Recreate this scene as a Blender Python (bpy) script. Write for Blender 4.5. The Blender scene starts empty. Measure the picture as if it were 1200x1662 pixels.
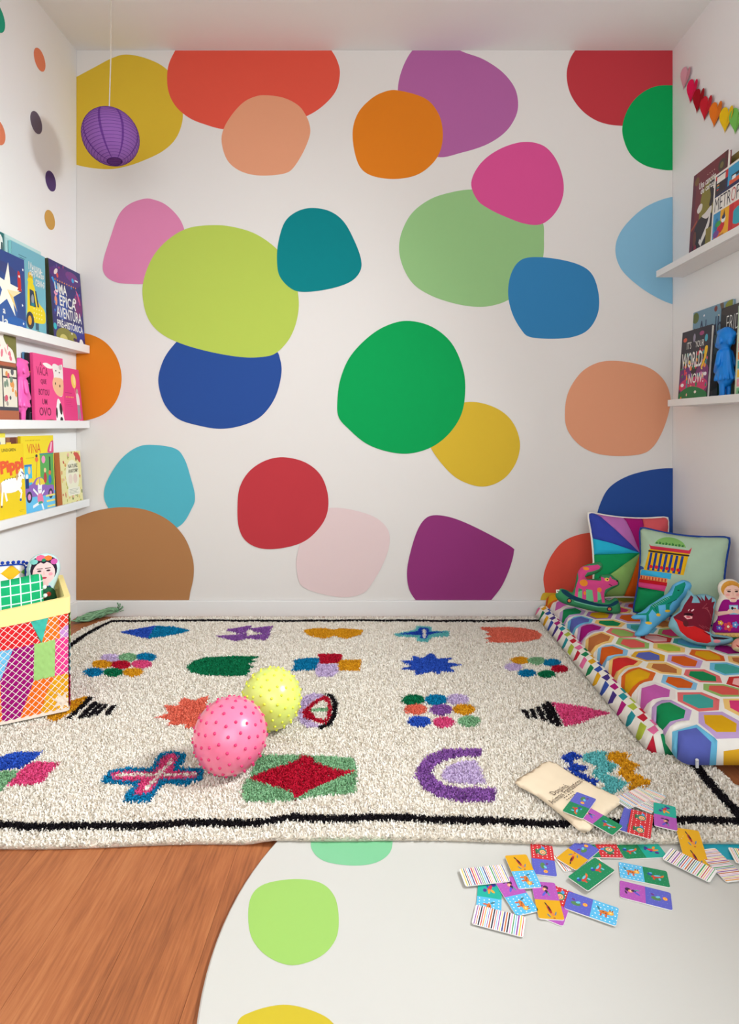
import bpy, bmesh, math, random
import numpy as np
from mathutils import Vector, Matrix
from mathutils.geometry import delaunay_2d_cdt, tessellate_polygon

random.seed(7)
rng = np.random.default_rng(11)
scene = bpy.context.scene
C = scene.collection

# ------------------------------------------------------------------ camera
F = 1000.0                       # focal length in pixels of the 1200 px wide frame
VX, HY = 615.0, 690.0            # vanishing point of the room's depth
EYE = 0.81
cam_d = bpy.data.cameras.new('camera')
cam = bpy.data.objects.new('camera', cam_d); C.objects.link(cam)
cam.location = (0, 0, EYE); cam.rotation_euler = (math.pi / 2, 0, 0)
cam_d.sensor_fit = 'HORIZONTAL'; cam_d.sensor_width = 36; cam_d.lens = 36 * F / 1200
cam_d.shift_x = (600 - VX) / 1200
cam_d.shift_y = -(831 - HY) / 1200
cam_d.clip_start = 0.02
scene.camera = cam

# ------------------------------------------------------------------ light
world = bpy.data.worlds.new('daylight'); scene.world = world
world.use_nodes = True
bg = world.node_tree.nodes['Background']
bg.inputs[0].default_value = (0.90, 0.96, 1.0, 1); bg.inputs[1].default_value = 0.8

def area(name, loc, target, sx, sy, power, col):
    l = bpy.data.lights.new(name, 'AREA'); l.shape = 'RECTANGLE'; l.size = sx; l.size_y = sy
    l.energy = power; l.color = col
    o = bpy.data.objects.new(name, l); C.objects.link(o)
    o.location = loc
    o.rotation_euler = (Vector(target) - Vector(loc)).to_track_quat('-Z', 'Z').to_euler()
    return o
area('window_daylight', (2.0, 0.95, 2.08), (-1.2, 1.8, 0.55), 1.0, 0.7, 170, (0.90, 0.96, 1.0))
area('rear_fill', (0.25, -1.4, 1.6), (0, 2.6, 1.3), 2.4, 2.0, 24, (0.90, 0.96, 1.0))  # soft fill lamp added at the open rear of the room, not a balcony

vs = scene.view_settings
vs.view_transform = 'Standard'; vs.look = 'None'; vs.gamma = 1; vs.exposure = 0.42
vs.use_curve_mapping = False

# ------------------------------------------------------------------ helpers
XL, XR, YB, ZC = -1.283, 1.247, 2.614, 2.40

def lin(c):
    if isinstance(c, str):
        c = c.lstrip('#'); c = tuple(int(c[i:i + 2], 16) for i in (0, 2, 4))
    return tuple((v / 255 / 12.92) if v / 255 <= 0.04045 else ((v / 255 + 0.055) / 1.055) ** 2.4 for v in c)

def fp(px, py, h=0.0):           # photo point lying on a level surface at height h
    d = (EYE - h) * F / (py - HY)
    return ((px - VX) * d / F, d)

def wp(px, py, d):               # photo point at depth d
    return ((px - VX) * d / F, d, EYE + (HY - py) * d / F)

def node_mat(name, rough=0.6, spec=0.3, attr=None, color=None, bump=None, coat=0, sss=0, sheen=0, vary=0.0, trans=0):
    m = bpy.data.materials.new(name); m.use_nodes = True
    nt = m.node_tree; b = nt.nodes['Principled BSDF']
    b.inputs['Roughness'].default_value = rough
    b.inputs['Specular IOR Level'].default_value = spec
    if color is not None:
        b.inputs['Base Color'].default_value = (*lin(color), 1)
    src = None
    if attr:
        a = nt.nodes.new('ShaderNodeAttribute'); a.attribute_name = attr
        src = a.outputs['Color']
    if vary > 0:
        n = nt.nodes.new('ShaderNodeTexNoise'); n.inputs['Scale'].default_value = 40; n.inputs['Detail'].default_value = 4
        tc = nt.nodes.new('ShaderNodeTexCoord'); nt.links.new(tc.outputs['Object'], n.inputs['Vector'])
        mr = nt.nodes.new('ShaderNodeMapRange'); mr.inputs[3].default_value = 1 - vary; mr.inputs[4].default_value = 1 + vary
        nt.links.new(n.outputs['Fac'], mr.inputs[0])
        mx = nt.nodes.new('ShaderNodeVectorMath'); mx.operation = 'MULTIPLY'
        if src: nt.links.new(src, mx.inputs[0])
        else: mx.inputs[0].default_value = lin(color)
        nt.links.new(mr.outputs[0], mx.inputs[1]); src = mx.outputs[0]
    if src: nt.links.new(src, b.inputs['Base Color'])
    if bump:
        scale, strength, dist = bump
        n = nt.nodes.new('ShaderNodeTexNoise'); n.inputs['Scale'].default_value = scale; n.inputs['Detail'].default_value = 3
        tc = nt.nodes.new('ShaderNodeTexCoord'); nt.links.new(tc.outputs['Object'], n.inputs['Vector'])
        bp = nt.nodes.new('ShaderNodeBump'); bp.inputs['Strength'].default_value = strength; bp.inputs['Distance'].default_value = dist
        nt.links.new(n.outputs['Fac'], bp.inputs['Height']); nt.links.new(bp.outputs[0], b.inputs['Normal'])
    if coat: b.inputs['Coat Weight'].default_value = coat; b.inputs['Coat Roughness'].default_value = 0.16
    if sss:
        b.inputs['Subsurface Weight'].default_value = sss; b.inputs['Subsurface Radius'].default_value = (0.05, 0.03, 0.03)
        b.inputs['Subsurface Scale'].default_value = 0.5
    if sheen: b.inputs['Sheen Weight'].default_value = sheen
    if trans:
        out = nt.nodes['Material Output']; t = nt.nodes.new('ShaderNodeBsdfTranslucent')
        if src: nt.links.new(src, t.inputs[0])
        else: t.inputs[0].default_value = (*lin(color), 1)
        mix = nt.nodes.new('ShaderNodeMixShader'); mix.inputs[0].default_value = trans
        nt.links.new(b.outputs[0], mix.inputs[1]); nt.links.new(t.outputs[0], mix.inputs[2])
        nt.links.new(mix.outputs[0], out.inputs[0])
    return m

M = {
    'paper': node_mat('printed_paper', 0.42, 0.35, attr='Col'),
    'fabric': node_mat('printed_cotton', 0.9, 0.15, attr='Col', bump=(900, 0.25, 0.0006), vary=0.05),
    'paint': node_mat('mural_print', 0.75, 0.15, attr='Col'),
    'card': node_mat('card_print', 0.4, 0.35, attr='Col'),
    'vinyl': node_mat('vinyl_print', 0.3, 0.4, attr='Col'),
    'pile': node_mat('wool_pile', 0.95, 0.05, attr='Col'),
    'wall': node_mat('white_wall_paint', 0.8, 0.2, color=(242, 240, 238), bump=(60, 0.05, 0.001)),
    'ceiling': node_mat('white_ceiling_paint', 0.9, 0.1, color=(242, 240, 238), bump=(40, 0.05, 0.001)),
    'shelf': node_mat('white_lacquer', 0.45, 0.35, color=(238, 236, 234)),
    'trim': node_mat('white_trim', 0.5, 0.3, color=(234, 232, 229)),
    'page': node_mat('book_pages', 0.8, 0.1, color=(236, 230, 215)),
    'cloth': node_mat('plain_cloth', 0.9, 0.1, attr='Col', vary=0.04),
}

def tag(o, label, cat, group=None, kind=None):
    if label: o['label'] = label
    if cat: o['category'] = cat
    if group: o['group'] = group
    if kind: o['kind'] = kind
    return o

def empty(name, loc=(0, 0, 0)):
    o = bpy.data.objects.new(name, None); C.objects.link(o); o.location = loc
    o.empty_display_size = 0.05
    return o

def link_mesh(name, me, mat, parent=None, matrix=None):
    o = bpy.data.objects.new(name, me); C.objects.link(o)
    if mat is not None: me.materials.append(mat if not isinstance(mat, str) else M[mat])
    if matrix is not None: o.matrix_world = matrix
    if parent is not None: o.parent = parent
    return o

class MB:
    """collects coloured faces for one mesh"""
    def __init__(s): s.v = []; s.f = []; s.c = []
    def poly(s, pts, col=(255, 255, 255)):
        n = len(s.v); s.v += [tuple(p) for p in pts]; s.f.append(list(range(n, n + len(pts)))); s.c.append(lin(col))
    def add(s, verts, faces, col):
        n = len(s.v); s.v += [tuple(p) for p in verts]
        one = isinstance(col, (str, tuple))
        for i, f in enumerate(faces):
            s.f.append([n + k for k in f]); s.c.append(lin(col) if one else col[i])
    def box(s, a, b, col=(255, 255, 255)):
        x0, y0, z0 = a; x1, y1, z1 = b
        s.add([(x0, y0, z0), (x1, y0, z0), (x1, y1, z0), (x0, y1, z0), (x0, y0, z1), (x1, y0, z1), (x1, y1, z1), (x0, y1, z1)],
              [(0, 3, 2, 1), (4, 5, 6, 7), (0, 1, 5, 4), (1, 2, 6, 5), (2, 3, 7, 6), (3, 0, 4, 7)], col)
    def tube(s, pts, r, col=(255, 255, 255), closed=False, n=8):
        pts = [Vector(p) for p in pts]; k = len(pts); rings = []
        up = Vector((0.13, 0.21, 0.97))
        for i, p in enumerate(pts):
            a = pts[(i - 1) % k] if (closed or i > 0) else p
            b = pts[(i + 1) % k] if (closed or i < k - 1) else p
            t = (b - a).normalized()
            s1 = t.cross(up)
            if s1.length < 1e-4: s1 = t.cross(Vector((1, 0, 0)))
            s1.normalize(); s2 = t.cross(s1)
            rr = r[i] if isinstance(r, (list, tuple)) else r
            rings.append([p + (s1 * math.cos(2 * math.pi * j / n) + s2 * math.sin(2 * math.pi * j / n)) * rr for j in range(n)])
        vv = [q for rg in rings for q in rg]; ff = []
        for i in range(k if closed else k - 1):
            a, b = i * n, ((i + 1) % k) * n
            for j in range(n): ff.append((a + j, a + (j + 1) % n, b + (j + 1) % n, b + j))
        if not closed:
            ff.append(tuple(range(n))[::-1]); ff.append(tuple((k - 1) * n + j for j in range(n)))
        s.add(vv, ff, col)
    def ball(s, c, r, col=(255, 255, 255), nu=10, nv=7):
        c = Vector(c); r = Vector((r, r, r)) if not isinstance(r, (tuple, Vector)) else Vector(r)
        vv = []; ff = []
        for i in range(nv + 1):
            th = math.pi * i / nv
            for j in range(nu):
                ph = 2 * math.pi * j / nu
                vv.append((c.x + r.x * math.sin(th) * math.cos(ph), c.y + r.y * math.sin(th) * math.sin(ph), c.z + r.z * math.cos(th)))
        for i in range(nv):
            for j in range(nu):
                a, b = i * nu + j, i * nu + (j + 1) % nu
                ff.append((a, a + nu, b + nu, b))
        s.add(vv, ff, col)
    def build(s, name, mat, parent=None, matrix=None, smooth=False):
        me = bpy.data.meshes.new(name); me.from_pydata(s.v, [], s.f); me.update()
        a = me.color_attributes.new('Col', 'FLOAT_COLOR', 'CORNER')
        cols = np.ones((len(me.loops), 4), np.float32)
        k = 0
        for f, c in zip(s.f, s.c):
            cols[k:k + len(f), :3] = c; k += len(f)
        a.data.foreach_set('color', cols.ravel())
        if smooth: me.polygons.foreach_set('use_smooth', [True] * len(me.polygons))
        bm = bmesh.new(); bm.from_mesh(me); bmesh.ops.remove_doubles(bm, verts=bm.verts, dist=1e-6); bm.to_mesh(me); bm.free()
        return link_mesh(name, me, mat, parent, matrix)

def spline(pts, n=6, closed=True):
    P = [np.array(p, float) for p in pts]; k = len(P); out = []
    for i in range(k if closed else k - 1):
        p0 = P[(i - 1) % k] if closed or i > 0 else P[i]
        p1 = P[i]; p2 = P[(i + 1) % k]; p3 = P[(i + 2) % k] if closed or i < k - 2 else P[(i + 1) % k]
        for j in range(n):
            t = j / n
            out.append(tuple(0.5 * (2 * p1 + (p2 - p0) * t + (2 * p0 - 5 * p1 + 4 * p2 - p3) * t * t + (3 * p1 - p0 - 3 * p2 + p3) * t ** 3)))
    if not closed: out.append(tuple(P[-1]))
    return out

def area2(p):
    return sum(p[i][0] * p[(i + 1) % len(p)][1] - p[(i + 1) % len(p)][0] * p[i][1] for i in range(len(p)))
def ccw(p):
    p = [tuple(q) for q in p]
    return p if area2(p) > 0 else p[::-1]
def ell(cx, cy, rx, ry, n=14, rot=0.0):
    out = []
    for i in range(n):
        a = 2 * math.pi * i / n; x, y = rx * math.cos(a), ry * math.sin(a)
        out.append((cx + x * math.cos(rot) - y * math.sin(rot), cy + x * math.sin(rot) + y * math.cos(rot)))
    return out
def rect(x0, y0, x1, y1): return [(x0, y0), (x1, y0), (x1, y1), (x0, y1)]
def star(cx, cy, r, r2, n=5, rot=math.pi / 2):
    return [(cx + (r if i % 2 == 0 else r2) * math.cos(rot + math.pi * i / n), cy + (r if i % 2 == 0 else r2) * math.sin(rot + math.pi * i / n)) for i in range(2 * n)]
def bar(a, b, w, w2=None):
    a, b = Vector(a[:2]), Vector(b[:2]); t = (b - a).normalized(); n = Vector((-t.y, t.x)); w2 = w if w2 is None else w2
    return [tuple(a - n * w / 2), tuple(b - n * w2 / 2), tuple(b + n * w2 / 2), tuple(a + n * w / 2)]
def rrect(x0, y0, x1, y1, r, n=4):
    out = []
    for cx, cy, a0 in ((x1 - r, y0 + r, -90), (x1 - r, y1 - r, 0), (x0 + r, y1 - r, 90), (x0 + r, y0 + r, 180)):
        for i in range(n + 1):
            a = math.radians(a0 + 90 * i / n); out.append((cx + r * math.cos(a), cy + r * math.sin(a)))
    return out

def resample(p, step):
    out = []
    for i in range(len(p)):
        a, b = np.array(p[i]), np.array(p[(i + 1) % len(p)]); L = np.linalg.norm(b - a); k = max(1, int(math.ceil(L / step)))
        for j in range(k): out.append(tuple(a + (b - a) * j / k))
    return out

def inside(p, pts):
    p = np.asarray(p); x, y = pts[:, 0], pts[:, 1]; r = np.zeros(len(pts), bool); n = len(p)
    for i in range(n):
        x0, y0 = p[i]; x1, y1 = p[(i + 1) % n]
        if y0 == y1: continue
        c = ((y0 > y) != (y1 > y)) & (x < (x1 - x0) * (y - y0) / (y1 - y0) + x0)
        r ^= c
    return r

def dist_to(p, pts):
    p = np.asarray(p); d = np.full(len(pts), 1e9)
    for i in range(len(p)):
        a = p[i]; b = p[(i + 1) % len(p)]; ab = b - a; L = ab @ ab
        if L < 1e-14: continue
        t = np.clip(((pts - a) @ ab) / L, 0, 1)
        d = np.minimum(d, np.linalg.norm(pts - (a + t[:, None] * ab), axis=1))
    return d

def paint(outline, polys, base, res=None):
    """one conforming triangle sheet over outline; polys = [(points, colour)] laid over each other"""
    outline = ccw(outline)
    verts = []; faces = []
    cols = [lin(base)] + [lin(c) for _, c in polys]
    for p in [outline] + [p for p, _ in polys]:
        p = ccw(p); n = len(verts); verts += [Vector(q) for q in p]; faces.append(list(range(n, n + len(p))))
    if res:
        o = np.array(outline); x0, y0 = o.min(0); x1, y1 = o.max(0)
        gx, gy = np.meshgrid(np.arange(x0 + res / 2, x1, res), np.arange(y0 + res / 2, y1, res))
        gx = gx + (np.arange(gx.shape[0]) % 2 * res / 2)[:, None]
        g = np.stack([gx.ravel(), gy.ravel()], 1)
        g = g[inside(outline, g)]; g = g[dist_to(outline, g) > res * 0.4]
        verts += [Vector(q) for q in g]
    ov, oe, of, _, _, ofid = delaunay_2d_cdt(verts, [], faces, 1, 1e-7, True)
    F2, ids = [], []
    for f, l in zip(of, ofid):
        if 0 in l: F2.append(list(f)); ids.append(max(l))
    used = sorted({k for f in F2 for k in f}); back_ = {k: i for i, k in enumerate(used)}
    return [tuple(ov[k]) for k in used], [[back_[k] for k in f] for f in F2], ids, cols, outline

def plush(name, outline, polys, base, back, T, Tb=None, R=0.05, res=0.008, mat='fabric', parent=None, matrix=None, wob=0.0, q=2.0):
    """a stuffed, printed shape: front and back bulge away from the seam"""
    Tb = T if Tb is None else Tb
    v, f, ids, cols, o = paint(resample(outline, res), polys, base, res)
    a = np.array(v); d = dist_to(o, a); d[d < 1e-5] = 0
    h = (1 - (1 - np.clip(d / R, 0, 1)) ** q) ** (1 / q)
    if wob:
        h = h * (1 + wob * (np.sin(a[:, 0] * 47 + 1.3) * np.sin(a[:, 1] * 39 + .4) + .6 * np.sin(a[:, 0] * 83 + a[:, 1] * 61)))
    m = MB(); n = len(v)
    m.v = [(p[0], p[1], T * hh) for p, hh in zip(v, h)] + [(p[0], p[1], -Tb * hh) for p, hh in zip(v, h)]
    for t, i in zip(f, ids): m.f.append(list(t)); m.c.append(cols[i])
    bc = lin(back)
    for t in f: m.f.append([n + k for k in t][::-1]); m.c.append(bc)
    return m.build(name, mat, parent, matrix, smooth=True)

def frame(origin, right, up):
    r = Vector(right).normalized(); u = Vector(up); u = (u - r * u.dot(r)).normalized(); n = r.cross(u)
    m = Matrix.Identity(4)
    for i, c in enumerate((r, u, n)):
        for j in range(3): m[j][i] = c[j]
    m.translation = Vector(origin)
    return m

_text = {}
def text_geo(body, bold=0.0):
    k = (body, bold)
    if k not in _text:
        cu = bpy.data.curves.new('lettering', 'FONT'); cu.body = body; cu.resolution_u = 2; cu.offset = bold
        ob = bpy.data.objects.new('lettering', cu); C.objects.link(ob)
        dg = bpy.context.evaluated_depsgraph_get(); me = bpy.data.meshes.new_from_object(ob.evaluated_get(dg))
        v = [tuple(x.co[:2]) for x in me.vertices]; f = [list(p.vertices) for p in me.polygons]
        bpy.data.objects.remove(ob); bpy.data.curves.remove(cu); bpy.data.meshes.remove(me)
        a = np.array(v); lo, hi = a.min(0), a.max(0)
        _text[k] = ((a - lo) / (hi - lo), f)
    return _text[k]

def put_text(mb, body, box, col, bold=0.02, z=0.0006, rot=0.0, arc=0.0):
    """box = (u0, v0, u1, v1) in the sheet's own metres"""
    a, f = text_geo(body, bold); u0, v0, u1, v1 = box
    cx, cy = (u0 + u1) / 2, (v0 + v1) / 2; c, s = math.cos(rot), math.sin(rot)
    out = []
    for p in a:
        x = u0 + p[0] * (u1 - u0) - cx; y = v0 + p[1] * (v1 - v0) - cy + arc * (1 - (2 * p[0] - 1) ** 2)
        out.append((cx + x * c - y * s, cy + x * s + y * c, z))
    mb.add(out, f, col)

def obox(name, a, b, mat, parent=None, bevel=0.0):
    m = MB(); m.box(a, b); o = m.build(name, mat, parent)
    if bevel:
        bv = o.modifiers.new('bevel', 'BEVEL'); bv.width = bevel; bv.segments = 2
    return o

# ================================================================== the room
def wood_mat():
    m = bpy.data.materials.new('warm_wood_laminate'); m.use_nodes = True; nt = m.node_tree; b = nt.nodes['Principled BSDF']
    tc = nt.nodes.new('ShaderNodeTexCoord'); oi = nt.nodes.new('ShaderNodeObjectInfo')
    ad = nt.nodes.new('ShaderNodeVectorMath'); ad.operation = 'MULTIPLY_ADD'
    geo = nt.nodes.new('ShaderNodeNewGeometry')
    cmb = nt.nodes.new('ShaderNodeCombineXYZ')
    for i in range(3): nt.links.new(oi.outputs['Random'], cmb.inputs[i])
    ad.inputs[1].default_value = (37, 11, 5)
    nt.links.new(cmb.outputs[0], ad.inputs[0]); nt.links.new(geo.outputs['Position'], ad.inputs[2])
    mp = nt.nodes.new('ShaderNodeMapping'); mp.inputs['Scale'].default_value = (1, 0.05, 1); nt.links.new(ad.outputs[0], mp.inputs[0])
    n1 = nt.nodes.new('ShaderNodeTexNoise'); n1.inputs['Scale'].default_value = 190; n1.inputs['Detail'].default_value = 4; n1.inputs['Roughness'].default_value = .65
    mp2 = nt.nodes.new('ShaderNodeMapping'); mp2.inputs['Scale'].default_value = (1, 0.14, 1); nt.links.new(ad.outputs[0], mp2.inputs[0])
    n2 = nt.nodes.new('ShaderNodeTexNoise'); n2.inputs['Scale'].default_value = 16; n2.inputs['Detail'].default_value = 3; n2.inputs['Distortion'].default_value = .6
    nt.links.new(mp.outputs[0], n1.inputs['Vector']); nt.links.new(mp2.outputs[0], n2.inputs['Vector'])
    mix = nt.nodes.new('ShaderNodeMath'); mix.operation = 'MULTIPLY_ADD'; mix.inputs[1].default_value = .55
    m2 = nt.nodes.new('ShaderNodeMath'); m2.operation = 'MULTIPLY'; m2.inputs[1].default_value = .45
    nt.links.new(n2.outputs['Fac'], m2.inputs[0]); nt.links.new(n1.outputs['Fac'], mix.inputs[0]); nt.links.new(m2.outputs[0], mix.inputs[2])
    cr = nt.nodes.new('ShaderNodeValToRGB')
    e = cr.color_ramp.elements
    e[0].position = .34; e[0].color = (*lin((134, 78, 47)), 1); e[1].position = .68; e[1].color = (*lin((188, 122, 76)), 1)
    x = e.new(.5); x.color = (*lin((167, 100, 60)), 1)
    nt.links.new(mix.outputs[0], cr.inputs[0]); nt.links.new(cr.outputs[0], b.inputs['Base Color'])
    b.inputs['Roughness'].default_value = .45; b.inputs['Specular IOR Level'].default_value = .3
    bp = nt.nodes.new('ShaderNodeBump'); bp.inputs['Strength'].default_value = .15; bp.inputs['Distance'].default_value = .001
    nt.links.new(n1.outputs['Fac'], bp.inputs['Height']); nt.links.new(bp.outputs[0], b.inputs['Normal'])
    return m
M['wood'] = wood_mat()
M['subfloor'] = node_mat('dark_subfloor', 0.9, 0.1, color=(110, 64, 40))

YF = -1.5
floor = obox('floor', (XL - .1, YF, -.05), (XR + .1, YB + .1, -.004), 'subfloor'); floor['kind'] = 'structure'
pw = 0.1265
plank_meshes = {}
for i in range(20):
    x0 = XL + i * pw; y = YF + random.uniform(-.9, 0)
    while y < YB:
        y0, y1 = max(y, YF), min(y + 1.2, YB)
        if y1 - y0 > .02:
            key = round(y1 - y0, 3)
            if key not in plank_meshes:
                mb = MB(); b = .0007
                mb.box((b * .35, b * .35, -.006), (pw - b * .35, y1 - y0 - b * .35, 0))
                o = mb.build('plank', 'wood', floor); plank_meshes[key] = o.data
            else:
                o = bpy.data.objects.new('plank', plank_meshes[key]); C.objects.link(o); o.parent = floor
            o.location = (x0, y0, 0)
        y += 1.2
for nm, a, b, mt in (('ceiling', (XL - .1, YF, ZC), (XR + .1, YB + .1, ZC + .08), 'ceiling'),
                     ('wall_back', (XL - .1, YB, -.05), (XR + .1, YB + .1, ZC), 'wall'),
                     ('wall_left', (XL - .1, YF, -.05), (XL, YB, ZC), 'wall'),
                     ('baseboard_back', (XL, YB - .013, 0), (XR, YB, .068), 'trim'),
                     ('baseboard_left', (XL, YF, 0), (XL + .012, YB - .013, .068), 'trim'),
                     ('baseboard_right', (XR - .012, YF, 0), (XR, YB - .013, .068), 'trim')):
    o = obox(nm, a, b, mt, bevel=.003 if 'base' in nm else 0); o['kind'] = 'structure'
# right wall with its window opening (out of frame, toward the viewer)
mb = MB(); wy0, wy1, wz0, wz1 = .5, 1.55, 1.36, 1.88
mb.box((XR, YF, -.05), (XR + .1, wy0, ZC)); mb.box((XR, wy1, -.05), (XR + .1, YB, ZC))
mb.box((XR, wy0, -.05), (XR + .1, wy1, wz0)); mb.box((XR, wy0, wz1), (XR + .1, wy1, ZC))
o = mb.build('wall_right', 'wall'); o['kind'] = 'structure'
mb = MB()
for a, b in (((XR + .02, wy0, wz0), (XR + .07, wy0 + .04, wz1)), ((XR + .02, wy1 - .04, wz0), (XR + .07, wy1, wz1)),
             ((XR + .02, wy0, wz0), (XR + .07, wy1, wz0 + .04)), ((XR + .02, wy0, wz1 - .04), (XR + .07, wy1, wz1))):
    mb.box(a, b)
o = mb.build('window_1', 'trim'); o['kind'] = 'structure'

# ------------------------------------------------------------------ mural
S = YB / F
def mp_(p): return ((p[0] - VX) * S, EYE + (HY - p[1]) * S)
mural = empty('wall_mural', (0, YB, .068)); tag(mural, 'full-wall mural of overlapping colourful rounded blobs on off-white', 'mural')
mural_in = mural.matrix_world.inverted()
MUR0, MUR1 = (XL + .001, .069), (XR - .001, ZC - .002)
mb = MB(); mb.box((MUR0[0], YB - .002, MUR0[1]), (MUR1[0], YB - .0002, MUR1[1]), (229, 224, 219))
o = mb.build('mural_panel', 'paint'); o.parent = mural; o.location = -Vector(mural.location)
def clip(poly, x0, y0, x1, y1):
    for ax, lim, sg in ((0, x0, 1), (0, x1, -1), (1, y0, 1), (1, y1, -1)):
        out = []
        for i in range(len(poly)):
            a, b = poly[i], poly[(i + 1) % len(poly)]; ia, ib = sg * (a[ax] - lim) >= 0, sg * (b[ax] - lim) >= 0
            if ia: out.append(a)
            if ia != ib:
                t = (lim - a[ax]) / (b[ax] - a[ax]); out.append((a[0] + (b[0] - a[0]) * t, a[1] + (b[1] - a[1]) * t))
        poly = out
    return poly
BLOBS = [
 ('mustard yellow blob behind the lantern', (213,178,52), [(100,138),(125,125),(155,109),(182,95),(206,89),(240,96),(271,113),(289,143),(297,182),(294,207),(283,229),(264,246),(238,259),(207,270),(173,275),(125,268),(95,250)]),
 ('large coral red blob under the ceiling', (221,85,67), [(300,60),(285,82),(273,110),(273,145),(285,172),(308,192),(335,203),(362,210),(405,213),(455,205),(500,188),(527,170),(546,147),(552,120),(548,100),(538,82),(520,60)]),
 ('peach blob', (222,154,119), [(412,158),(430,155),(460,159),(485,172),(499,192),(504,212),(500,230),(490,252),(477,272),(465,281),(440,285),(410,284),(385,275),(368,258),(360,230),(364,208),(378,185),(395,167)]),
 ('mauve purple blob', (174,98,155), [(690,70),(670,82),(654,110),(646,145),(650,190),(670,230),(709,255),(750,248),(790,235),(820,215),(837,190),(841,167),(835,142),(815,117),(785,97),(755,86),(725,74)]),
 ('orange blob', (219,124,28), [(645,147),(690,160),(712,185),(719,215),(715,245),(700,268),(675,285),(640,291),(605,286),(585,272),(575,243),(573,210),(582,183),(600,163),(620,151)]),
 ('crimson blob', (186,56,64), [(960,55),(934,82),(923,103),(920,127),(927,155),(945,180),(970,197),(1000,204),(1040,203),(1100,190),(1150,130),(1120,50)]),
 ('green blob', (2,156,80), [(1089,139),(1060,142),(1035,157),(1018,180),(1010,208),(1014,232),(1025,253),(1045,268),(1070,275),(1095,276),(1130,265),(1140,200),(1120,145)]),
 ('sage green blob', (146,189,128), [(765,308),(735,312),(700,323),(670,345),(653,375),(648,405),(655,435),(672,462),(700,480),(735,492),(770,498),(800,496),(830,484),(865,452),(880,425),(883,390),(878,355),(840,325),(800,310)]),
 ('hot pink blob', (212,80,142), [(765,297),(780,266),(810,243),(848,231),(880,236),(900,255),(912,283),(915,310),(908,335),(893,355),(875,365),(850,363),(820,352),(795,340),(775,325)]),
 ('blue blob', (52,125,176), [(860,418),(900,420),(940,430),(962,447),(972,480),(970,510),(955,535),(930,547),(895,550),(860,547),(846,535),(832,510),(825,480),(828,450),(840,427)]),
 ('pale blue blob', (133,184,211), [(1092,320),(1050,335),(1020,360),(1003,385),(999,410),(1007,435),(1025,455),(1055,477),(1092,494),(1140,500),(1160,400),(1130,325)]),
 ('pink blob', (214,130,168), [(235,323),(210,332),(193,350),(180,385),(168,425),(170,445),(185,457),(210,461),(250,458),(290,430),(303,395),(298,368),(288,350),(270,333),(252,325)]),
 ('navy blue blob', (41,76,146), [(310,535),(287,555),(268,580),(258,610),(260,635),(270,660),(290,680),(320,690),(358,696),(395,690),(425,675),(447,645),(457,608),(455,583),(445,565),(400,530),(350,525)]),
 ('big lime green blob', (178,197,84), [(340,366),(375,368),(415,380),(450,405),(475,440),(485,485),(482,520),(470,550),(450,572),(430,579),(395,580),(345,572),(295,558),(260,540),(240,515),(232,480),(235,450),(250,415),(275,388),(305,371)]),
 ('dark teal blob', (2,126,131), [(505,338),(535,343),(558,360),(575,390),(586,420),(585,440),(570,457),(540,468),(500,474),(475,470),(455,450),(450,425),(452,395),(462,362),(480,345)]),
 ('orange blob at the left wall', (219,124,28), [(100,545),(124,541),(147,543),(172,556),(190,580),(198,612),(192,645),(175,668),(150,680),(124,682),(95,670),(85,600)]),
 ('mustard blob', (213,178,52), [(755,653),(785,655),(815,668),(835,690),(844,720),(838,750),(820,775),(795,788),(770,788),(740,775),(715,750),(697,722),(690,695),(720,665)]),
 ('big green blob', (2,156,80), [(660,521),(700,530),(733,557),(752,600),(755,640),(748,675),(728,705),(700,726),(665,736),(630,733),(595,720),(567,697),(550,677),(548,650),(553,615),(568,580),(595,550),(625,530)]),
 ('peach blob at right', (222,154,119), [(985,586),(1020,588),(1055,598),(1078,618),(1088,645),(1085,670),(1075,700),(1060,725),(1040,737),(1000,740),(965,735),(938,720),(920,695),(917,665),(923,635),(940,608),(960,593)]),
 ('turquoise blob', (82,174,191), [(250,722),(285,728),(300,745),(310,775),(317,805),(312,825),(290,855),(240,865),(195,845),(173,818),(170,795),(180,770),(200,742),(225,725)]),
 ('brown blob', (172,121,77), [(80,860),(124,840),(160,828),(200,823),(240,828),(275,845),(300,872),(313,905),(315,932),(310,958),(300,985),(250,1010),(120,1010),(80,950)]),
 ('pale pink blob', (222,199,198), [(540,824),(575,828),(610,840),(630,860),(632,885),(622,915),(605,945),(590,962),(560,969),(520,963),(490,950),(482,925),(483,900),(495,862),(515,832)]),
 ('crimson blob low on the wall', (186,56,64), [(460,742),(495,750),(520,770),(532,800),(532,830),(520,855),(495,878),(460,889),(425,890),(400,878),(388,855),(386,820),(390,790),(405,765),(430,748)]),
 ('plum purple blob', (143,53,116), [(705,836),(690,842),(678,860),(668,890),(661,925),(664,955),(677,976),(700,1000),(780,995),(797,974),(815,950),(828,920),(834,896),(831,888),(800,870),(760,850),(730,839)]),
 ('coral blob behind the cushions', (221,85,67), [(960,864),(920,875),(897,898),(883,930),(884,955),(893,980),(960,1000),(1050,960),(1060,900),(1010,868)]),
 ('navy blob behind the cushions', (41,76,146), [(1095,760),(1060,762),(1020,772),(990,790),(975,815),(966,848),(966,880),(985,920),(1095,930),(1140,850),(1130,765)]),
 ('mustard patch by the floor', (213,178,52), [(880,964),(900,962),(960,962),(960,990),(885,990)]),
]
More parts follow.
